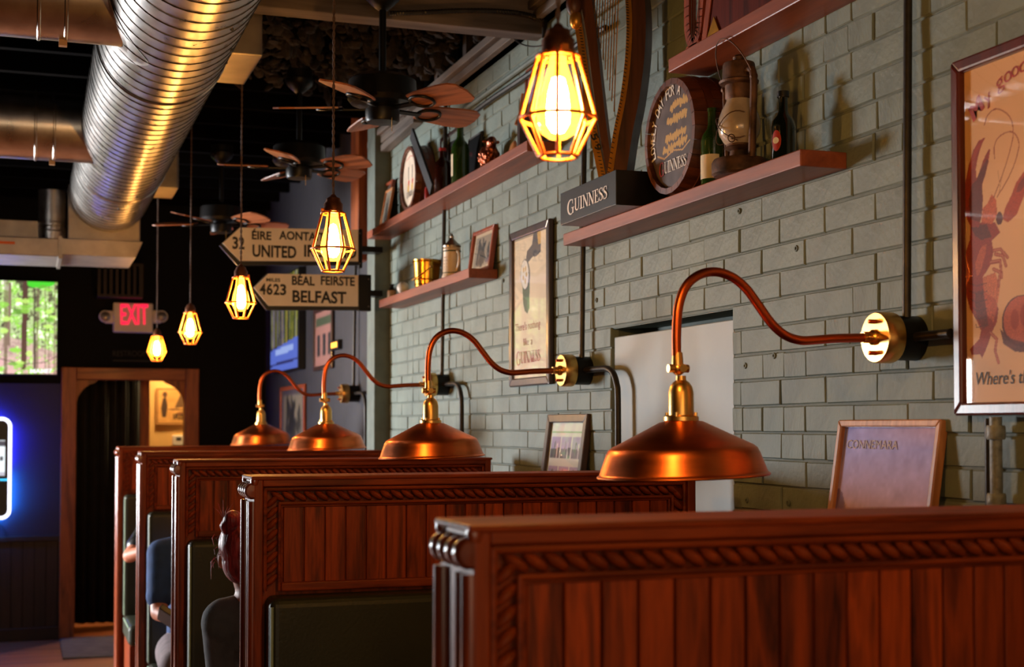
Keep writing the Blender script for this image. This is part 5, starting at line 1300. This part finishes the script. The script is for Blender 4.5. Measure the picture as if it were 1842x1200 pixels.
# slanted timber braces below the first fan
for i, (a, b, lb) in enumerate((((735,205),(668,262),'upper slanted grey brace under the first fan'), ((752,214),(690,270),'lower slanted grey brace under the first fan'))):
    A_, B_ = onX(*a, 1.80), onX(*b, 1.80)
    t = MB().bar(A_, B_, .035, .05, up=(1,0,0)).build('timber_brace', M['greywood'], None, origin=B_, bevel=.003); tag(t, lb, 'brace')
A_, B_ = onX(640,310,1.80), onX(640,420,1.80)
t = MB().box(1.77, 1.83, 7.75, 7.95, 2.6, 3.6).build('timber_post', M['trimwood'], None, origin=(1.8,7.85,2.6), bevel=.004); tag(t, 'brown timber post on the wall past the pilaster', 'post')

# ================================================================== FAR WALL THINGS
YW = YF-.012
# television with forest
a, b = onY(105, 506, YW-.06), onY(105, 675, YW-.06); Ht = a.z-b.z; W = Ht*16/9+.02; x1 = a.x
t = thing('television', 'large wall television showing a leafy forest', 'television', (x1-W/2, YW-.03, b.z))
MB().box(x1-W, x1, YW-.055, YW, b.z, a.z).build('case', M['blackp'], t, bevel=.004)
cv = Canvas(W-.016, Ht-.016, 260, (150,160,130)); u = cv.U/cv.w; v = cv.Vv/cv.h
cv.c[:] = np.array((176,186,150))*(1-v[...,None])*.9+np.array((150,176,110))*v[...,None]
g1 = cv.cloud(14,1,1)+cv.cloud(34,.8,2)+cv.cloud(80,.6,3)
cv.put(g1 > .35, (112,160,62)); cv.put(g1 > 1.0, (150,206,84)); cv.put(g1 < -.9, (88,96,66)); cv.put(g1 < -1.5, (64,60,46))
cv.put((g1 > 1.6), (226,240,206)); cv.put((v < .30-.1*np.sin(7*u)) & (g1 < .7), (176,140,140), .75); cv.put((v < .18) & (g1 < 0), (190,150,150), .8)
rs = np.random.RandomState(6)
for i in range(22):
    x = cv.w*rs.rand(); w_ = .006+.012*rs.rand(); cv.line([(x,0),(x+.02*(rs.rand()-.5),cv.h)], w_, (92,76,62), .55)
R_ = lambda px, py: (onY(px,py,YW-.06).x-(x1-W+.008), onY(px,py,YW-.06).z-b.z-.008)
cv.line([R_(42,660),R_(44,590),R_(46,510)], .040, (70,48,42)); cv.line([R_(62,665),R_(63,520)], .012, (56,50,44)); cv.line([R_(16,620),R_(18,510)], .020, (110,90,78)); cv.line([R_(-60,660),R_(-56,510)], .05, (74,52,44)); cv.line([R_(-150,660),R_(-148,510)], .03, (84,62,50))
cv.line([R_(0,645),R_(40,655),R_(80,652),R_(105,640)], .006, (60,56,44)); cv.line([R_(60,590),R_(85,595),R_(105,575)], .006, (60,56,44))
for cx, cy in ((60,510),(75,512),(88,508)): cv.ell(*R_(cx,cy), .045, .03, (60,170,40))
for i in range(40): cv.ell(cv.w*(.5+.5*rs.rand()), cv.h*rs.rand(), .02+.02*rs.rand(), .012+.012*rs.rand(), [(120,176,64),(90,140,50),(168,210,100)][rs.randint(3)], .8)
cv.build('screen', V(x1-W+.008, YW-.0565, b.z+.008), (1,0,0), (0,0,1), M['screen'], t)
text_fit('caption', 'MAMI7', onY(54,671,YW-.058), onY(94,671,YW-.058), .030, NY, emit('white_caption', (1,1,1,1), 1.0), t, .04)
# jukebox with neon border
a, b = onY(21, 751, YW-.14), onY(21, 934, YW-.14); Ht = a.z-b.z; W = .58; x1 = a.x
t = thing('jukebox', 'wall jukebox outlined in white neon with blue glow below the television', 'jukebox', (x1-W/2, YW-.07, b.z))
def rrect(x0, x1, z0, z1, r, y, k=8):
    out = []
    for cx, cz, a0 in ((x1-r,z1-r,0),(x0+r,z1-r,90),(x0+r,z0+r,180),(x1-r,z0+r,270)):
        for i in range(k+1):
            a = math.radians(a0+90*i/k); out.append(V(cx+r*math.cos(a), y, cz+r*math.sin(a)))
    return out
MB().prism(rrect(x1-W+.012, x1-.012, b.z+.012, a.z-.012, .055, YW-.13), (0,.06,0)).build('case', M['blackp'], t)
MB().tube(rrect(x1-W+.010, x1-.010, b.z+.010, a.z-.010, .060, YW-.135), .0125, 10, closed=True).build('neon_border', M['neon'], t)
MB().box(x1-W+.06, x1-.06, YW-.07, YW, b.z+.08, a.z-.08).build('wall_mount', M['blackmet'], t)
zm = b.z+Ht*.52
mb = MB(); mb.box(x1-.022, x1-.010, YW-.069, YW-.058, zm, a.z-.06); mb.box(x1-W+.04, x1-.05, YW-.069, YW-.058, a.z-.022, a.z-.010); mb.build('led_strip', M['blue_a'], t)
mb = MB(); mb.box(x1-.022, x1-.010, YW-.069, YW-.058, b.z+.06, zm-.05); mb.box(x1-W+.04, x1-.05, YW-.069, YW-.058, b.z+.010, b.z+.022); mb.build('led_strip', M['blue_b'], t)
cv = Canvas(W-.09, .27, 60, (196,206,210)); cv.poly([(0,.22),(1,.22),(1,.27),(0,.27)], (50,50,60)); cv.poly([(W-.13,.11),(W-.105,.11),(W-.105,.15),(W-.13,.15)], (60,60,66)); cv.poly([(0,0),(1,0),(1,.03),(0,.03)], (150,150,160)); cv.line([(0,.215),(1,.215)], .006, (200,60,60))
zz0 = onY(10,856,YW-.14).z; cv.build('screen', V(x1-W+.045, YW-.1315, zz0), (1,0,0), (0,0,1), M['screen'], t)
z_ = onY(10,863,YW-.14).z; MB().box(x1-W+.02, x1-.02, YW-.134, YW-.129, z_-.008, z_+.006).build('light_bar', M['cyan'], t)
P = smooth_path([onY(c, d, YW-.02) for c, d in ((-6,938),(2,945),(8,955),(12,965),(4,972),(-10,970))], 5)
MB().tube(P, .004, 6).build('power_cable', M['blackp'], t)
# exit sign
a, b = onY(204, 544, YW-.06), onY(275, 599, YW-.06); t = thing('exit_sign', 'white exit sign with red letters and two lamp heads above the doorway', 'sign', ((a.x+b.x)/2, YW-.03, b.z))
MB().box(a.x, b.x, YW-.055, YW, b.z, a.z).build('housing', M['plastic'], t, bevel=.008)
for sg, px in ((-1,189),(1,290)):
    q = onY(px, 570, YW-.05); MB().box(min(q.x,a.x if sg < 0 else b.x), max(q.x,a.x if sg < 0 else b.x), YW-.045, YW-.01, q.z-.05, q.z+.05).build('side_arm', M['plastic'], t, bevel=.006)
    hd_ = MB().lathe([(.018,.0),(.034,.02),(.046,.055),(.048,.06),(.044,.064)], (q.x,YW-.03,q.z), 20, Matrix.Rotation(PI/2,3,'X')).build('lamp_head', M['plastic'], t)
    MB().lathe([(.043,.062),(.03,.070),(0,.074)], (q.x,YW-.03,q.z), 20, Matrix.Rotation(PI/2,3,'X')).build('lens', M['pewter'], hd_)
l0, l1 = onY(217,583,YW-.06), onY(267,583,YW-.06); text_fit('lettering', 'EXIT', l0, l1, 35*.00445, NY, M['exitred'], t, .02, lift=.002)
# slatted crate above it
a, b = onY(176, 472, YW-.2), onY(256, 536, YW-.2); t = thing('slatted_crate', 'brown slatted wooden crate fixed above the exit sign', 'crate', ((a.x+b.x)/2, YW-.12, b.z))
for z in (b.z, a.z-.02): MB().box(a.x, b.x, YW-.22, YW-.005, z, z+.02).build('board', M['wains'], t, bevel=.002)
for k in range(8):
    x = a.x+(b.x-a.x)*k/7.6; MB().box(x, x+.022, YW-.225, YW-.213, b.z, a.z).build('slat', M['wains'], t)
for k in range(5):
    y = YW-.20+.045*k; MB().box(b.x-.006, b.x+.006, y, y+.022, b.z, a.z).build('slat', M['wains'], t)
# restrooms lettering
t = thing('restroom_sign', 'dim grey restrooms lettering on the black wall above the doorway', 'sign', (.85, YF, onY(230,645,YF).z))
text_fit('lettering', 'RESTROOMS', onY(203,641,YF), onY(272,641,YF), .045, NY, M['slate'], t, .0, lift=.003)
MB().box(onY(203,650,YF).x, onY(272,650,YF).x, YF-.003, YF-.0005, onY(230,650,YF).z, onY(230,648,YF).z).build('underline', M['slate'], t)
# hall poster and thermostat
yh = 12.69; a, b = onY(281, 698, yh), onY(333, 764, yh); t = thing('map_poster', 'old illustrated print on the yellow hall wall', 'poster', ((a.x+b.x)/2, yh, b.z))
W, Ht = b.x-a.x+.10, a.z-b.z; cv = Canvas(W, Ht, 90, (214,160,88)); rs = np.random.RandomState(8); cv.c += cv.cloud(8,7,1)[...,None]
cv.line([(.01,.01),(W-.01,.01),(W-.01,Ht-.01),(.01,Ht-.01),(.01,.01)], .010, (120,70,36)); cv.poly([(.15*W,.2*Ht),(.24*W,.2*Ht),(.28*W,.5*Ht),(.24*W,.75*Ht),(.16*W,.72*Ht),(.12*W,.45*Ht)], (70,50,36)); cv.ell(.21*W,.82*Ht,.06*W,.08*Ht,(90,60,40))
cv.poly([(.45*W,.45*Ht),(.6*W,.85*Ht),(.8*W,.5*Ht)], (110,80,50)); cv.line([(.3*W,.42*Ht),(.9*W,.40*Ht)], .01, (90,60,40)); cv.ell(.7*W,.3*Ht,.22*W,.06*Ht,(150,100,60))
cv.build('print', V(a.x, yh-.012, b.z), (1,0,0), (0,0,1), M['print'], t); MB().box(a.x, a.x+W, yh-.011, yh+.01, b.z, a.z).build('board', M['tan'], t)
text_fit('lettering', 'IRISH', V(a.x+.42*W, yh-.012, b.z+.05), V(a.x+.80*W, yh-.012, b.z+.05), .045, NY, M['letter'], t, .03)
a, b = onY(310, 783, yh), onY(333, 801, yh); t = thing('thermostat', 'small white thermostat below the print on the yellow wall', 'thermostat', ((a.x+b.x)/2, yh, b.z))
MB().box(a.x, b.x+.02, yh-.03, yh+.01, b.z, a.z).build('case', M['plastic'], t, bevel=.006); MB().box(a.x+.03, a.x+.075, yh-.032, yh-.028, a.z-.045, a.z-.02).build('display', M['slate'], t)
# floor mat
p0, p1, p2, p3 = [onZ(a, b, .0) for a, b in ((118,1148),(208,1148),(208,1182),(112,1182))]
t = MB().box(min(p0.x,p3.x), p1.x+.25, p2.y, p0.y, .0, .012).build('floor_mat', M['mat'], None, origin=(p0.x,p2.y,0), bevel=.004); tag(t, 'dark grey mat on the floor before the doorway', 'mat')

# ================================================================== PEOPLE
def hand(mb, wrist, direc, palmn, s=1.0):
    d = Vector(direc).normalized(); n = Vector(palmn).normalized(); n = (n-d*n.dot(d)).normalized(); sd = d.cross(n); w0 = Vector(wrist)
    mb.capsule(w0, .024*s, w0+d*.05*s, .026*s)
    for k, (o, L) in enumerate(((-.028,.062),(-.010,.074),(.009,.070),(.027,.056))):
        b0 = w0+d*.070*s+sd*o*s; m1 = b0+d*L*.45*s+n*.006*s; m2 = m1+d*L*.36*s+n*.020*s; m3 = m2+d*L*.14*s+n*.024*s
        mb.capsule(w0+d*.035*s+sd*o*.7*s, .012*s, b0, .0095*s, 10); mb.capsule(b0, .0092*s, m1, .0085*s, 10); mb.capsule(m1, .0085*s, m2, .0078*s, 10); mb.capsule(m2, .0078*s, m3, .0070*s, 10)
    q0 = w0+d*.012*s-sd*.022*s; q1 = q0+d*.035*s-sd*.026*s+n*.010*s; q2 = q1+d*.030*s-sd*.004*s+n*.012*s
    mb.capsule(q0, .013*s, q1, .0105*s, 10); mb.capsule(q1, .0105*s, q2, .0085*s, 10)
def head(mb, c, yaw, s=1.0):
    # face looks along local -Y turned by yaw about Z
    R = Matrix.Rotation(yaw,3,'Z'); c = Vector(c); W_ = lambda x,y,z: c + R @ (V(x,y,z)*s)
    mb.sph(c+R@V(0,.012,.025)*s, (.074*s,.092*s,.088*s), 20, 14, R); mb.sph(W_(0,-.022,-.045), (.055*s,.062*s,.062*s), 16, 12, R)
    mb.sph(W_(0,-.045,-.088), (.028*s,.026*s,.020*s), 12, 8, R)                      # chin
    mb.capsule(W_(0,-.086,.012), .009*s, W_(0,-.106,-.024), .013*s, 10)             # nose
    for sg in (1,-1):
        mb.sph(W_(sg*.030,-.076,.030), (.022*s,.014*s,.008*s), 10, 6, R)            # brow
        mb.sph(W_(sg*.082,.012,-.006), (.011*s,.020*s,.033*s), 10, 8, R)            # ear
        mb.sph(W_(sg*.036,-.070,-.022), (.022*s,.018*s,.018*s), 10, 6, R)           # cheek
    mb.sph(W_(0,-.080,-.060), (.024*s,.012*s,.006*s), 10, 6, R); mb.sph(W_(0,-.078,-.070), (.020*s,.012*s,.006*s), 10, 6, R)
    return W_
def eyes(par, W_, s=1.0):
    for sg in (1,-1):
        e = MB().sph(W_(sg*.030,-.078,.010), .0115*s, 12, 8).build('eye', M['plastic'], par)
        MB().sph(W_(sg*.030,-.086,.010), .0052*s, 10, 6).build('iris', M['darkhair'], e)
def person(label, base, headc, yaw, neck, chest, pelvis, sh, el, wr, hip, knee, ank, shirt, pants, hairm, sleeve=.8, hair='short', hs=1.0):
    t = thing('person', label, 'person', base); mb = MB()
    W_ = head(mb, headc, yaw, hs); nk = Vector(neck)
    mb.capsule(Vector(headc)+V(0,0,-.05), .050, nk, .056); mb.capsule(nk, .07, chest, .115); mb.capsule(chest, .120, pelvis, .125)
    fw = Vector((math.sin(yaw)*1, -math.cos(yaw), 0))
    for k in (0,1):
        s0, e0, w0 = Vector(sh[k]), Vector(el[k]), Vector(wr[k])
        mb.capsule(nk+V(0,0,-.02), .055, s0, .058); mb.capsule(s0, .052, e0, .040); mb.capsule(e0, .040, w0, .026); hand(mb, w0, w0-e0, (0,0,-1))
        mb.capsule(hip[k], .085, knee[k], .058); mb.capsule(knee[k], .056, ank[k], .038); f = V(0, -1 if yaw*yaw < 2 else 1, 0)
        mb.capsule(Vector(ank[k])+V(0,0,-.045), .035, Vector(ank[k])+f*.16+V(0,0,-.055), .027)
    body = fuse(mb, 'body', M['skin'], t, .0075, 4); eyes(t, W_, hs)
    mb = MB(); mb.capsule(nk+V(0,0,-.035), .072, chest, .132); mb.capsule(chest, .137, pelvis, .142)
    for k in (0,1):
        s0, e0 = Vector(sh[k]), Vector(el[k]); mb.capsule(nk+V(0,0,-.03), .060, s0, .070); mb.capsule(s0, .068, s0.lerp(e0, sleeve), .062 if sleeve < 1 else .052)
        if sleeve >= 1: mb.capsule(e0, .052, Vector(wr[k]).lerp(e0,.15), .036)
        else:
            q = s0.lerp(e0, sleeve); mb.capsule(q, .062, q+(e0-s0).normalized()*.02, .064)
    fuse(mb, 'shirt', M[shirt], t, .009, 5)
    mb = MB(); mb.capsule(Vector(pelvis)+V(0,0,.02), .135, Vector(pelvis)+V(0,0,-.02), .138)
    for k in (0,1): mb.capsule(hip[k], .100, knee[k], .072); mb.capsule(knee[k], .072, Vector(ank[k])+V(0,0,.03), .055)
    fuse(mb, 'trousers', M[pants], t, .010, 5)
    mb = MB()
    for k in (0,1): f = V(0, -1 if yaw*yaw < 2 else 1, 0); mb.capsule(Vector(ank[k])+V(0,0,-.040), .046, Vector(ank[k])+f*.17+V(0,0,-.052), .036)
    fuse(mb, 'shoes', M['blackp'], t, .008, 3)
    mb = MB(); R = Matrix.Rotation(yaw,3,'Z'); c = Vector(headc)
    mb.sph(c+R@V(0,.030,.040)*hs, (.076*hs,.088*hs,.080*hs), 18, 12, R)
    if hair == 'bun':
        mb.sph(c+R@V(0,.055,-.01)*hs, (.058*hs,.055*hs,.065*hs), 14, 10, R); mb.sph(c+R@V(.015,.082,.112)*hs, .030*hs, 12, 8); mb.sph(c+R@V(.035,.085,.095)*hs, .020*hs, 12, 8)
        hp = fuse(mb, 'hair', M[hairm], t, .006, 3); rs = np.random.RandomState(12)
        for i in range(36):
            a = rs.rand()*3.0+.1; p0 = c+R@V(.085*math.cos(a)*hs, (.05+.04*math.sin(a))*hs, (.07-.09*rs.rand())*hs); d = V(-.022*rs.rand()+.010, .02*(rs.rand()-.5), -.015-.05*rs.rand())
            MB().tube([p0, p0+d*.4+V(-.006,0,.002), p0+d], [.0016,.0012,.0005], 4).build('strand', M[hairm], hp)
        for i in range(5):
            p0 = c+R@V(.035,.086,.105)*hs; MB().tube([p0, p0+V(-.02+.006*i,.0,.03), p0+V(-.035+.014*i,.01,.045+.008*(i%3))], [.0016,.0013,.0006], 4).build('strand', M[hairm], hp)
    else: fuse(mb, 'hair', M[hairm], t, .006, 3)
    return t
# person with red hair: sits behind the second partition, facing down the room, leaning out
person('person with red pinned-up hair in charcoal top leaning out of the booth', (.68,3.95,0), (.590,3.93,1.285), math.radians(148), (.615,3.92,1.165), (.68,3.90,1.00), (.80,3.87,.66),
       [(.525,3.93,1.105),(.80,3.90,1.075)], [(.555,4.10,.84),(.90,4.10,.84)], [(.70,4.30,.79),(.88,4.32,.79)],
       [(.71,3.94,.60),(.89,3.94,.60)], [(.70,4.28,.60),(.90,4.28,.60)], [(.70,4.24,.12),(.90,4.24,.12)], 'greytee', 'blackp', 'hair', 1.0, 'bun', .96)
# person in the navy shirt: sits against the fourth partition, facing the viewer
person('person in navy T-shirt and grey trousers seated against the fourth partition', (.74,6.6,0), (.78,6.66,1.27), 0.0, (.77,6.70,1.13), (.77,6.70,.97), (.76,6.68,.66),
       [(.595,6.69,1.055),(.94,6.69,1.055)], [(.575,6.56,.80),(.98,6.55,.80)], [(.665,6.36,.775),(.87,6.33,.80)],
       [(.665,6.66,.60),(.86,6.66,.60)], [(.615,6.22,.61),(.86,6.20,.61)], [(.63,6.30,.12),(.86,6.28,.12)], 'navytee', 'greypant', 'darkhair', .66)
person('person seated in the last booth with one bare elbow showing', (.78,8.4,0), (.82,8.44,1.24), 0.0, (.81,8.46,1.10), (.81,8.46,.95), (.80,8.44,.66),
       [(.66,8.46,1.01),(.96,8.46,1.01)], [(.560,8.30,.905),(1.0,8.28,.80)], [(.74,8.10,.985),(.90,8.05,.80)],
       [(.72,8.42,.60),(.89,8.42,.60)], [(.72,8.0,.61),(.89,8.0,.61)], [(.72,8.04,.12),(.89,8.04,.12)], 'blackp', 'blackp', 'darkhair', .45)
# black handheld terminal in front of the person in navy
p = onY(302, 1110, 6.30); t = thing('card_terminal', 'black handheld terminal held by the person in navy', 'terminal', p)
R3 = Matrix.Rotation(-.6,3,'X') @ Matrix.Rotation(.7,3,'Y')
MB().obox(p, R3@V(.045,0,0), R3@V(0,.055,0), R3@V(0,0,.014)).build('body', M['blackp'], t, bevel=.004)
MB().obox(p+R3@V(.0,.0,.015), R3@V(.032,0,0), R3@V(0,.03,0), R3@V(0,0,.002)).build('display', M['pewter'], t)
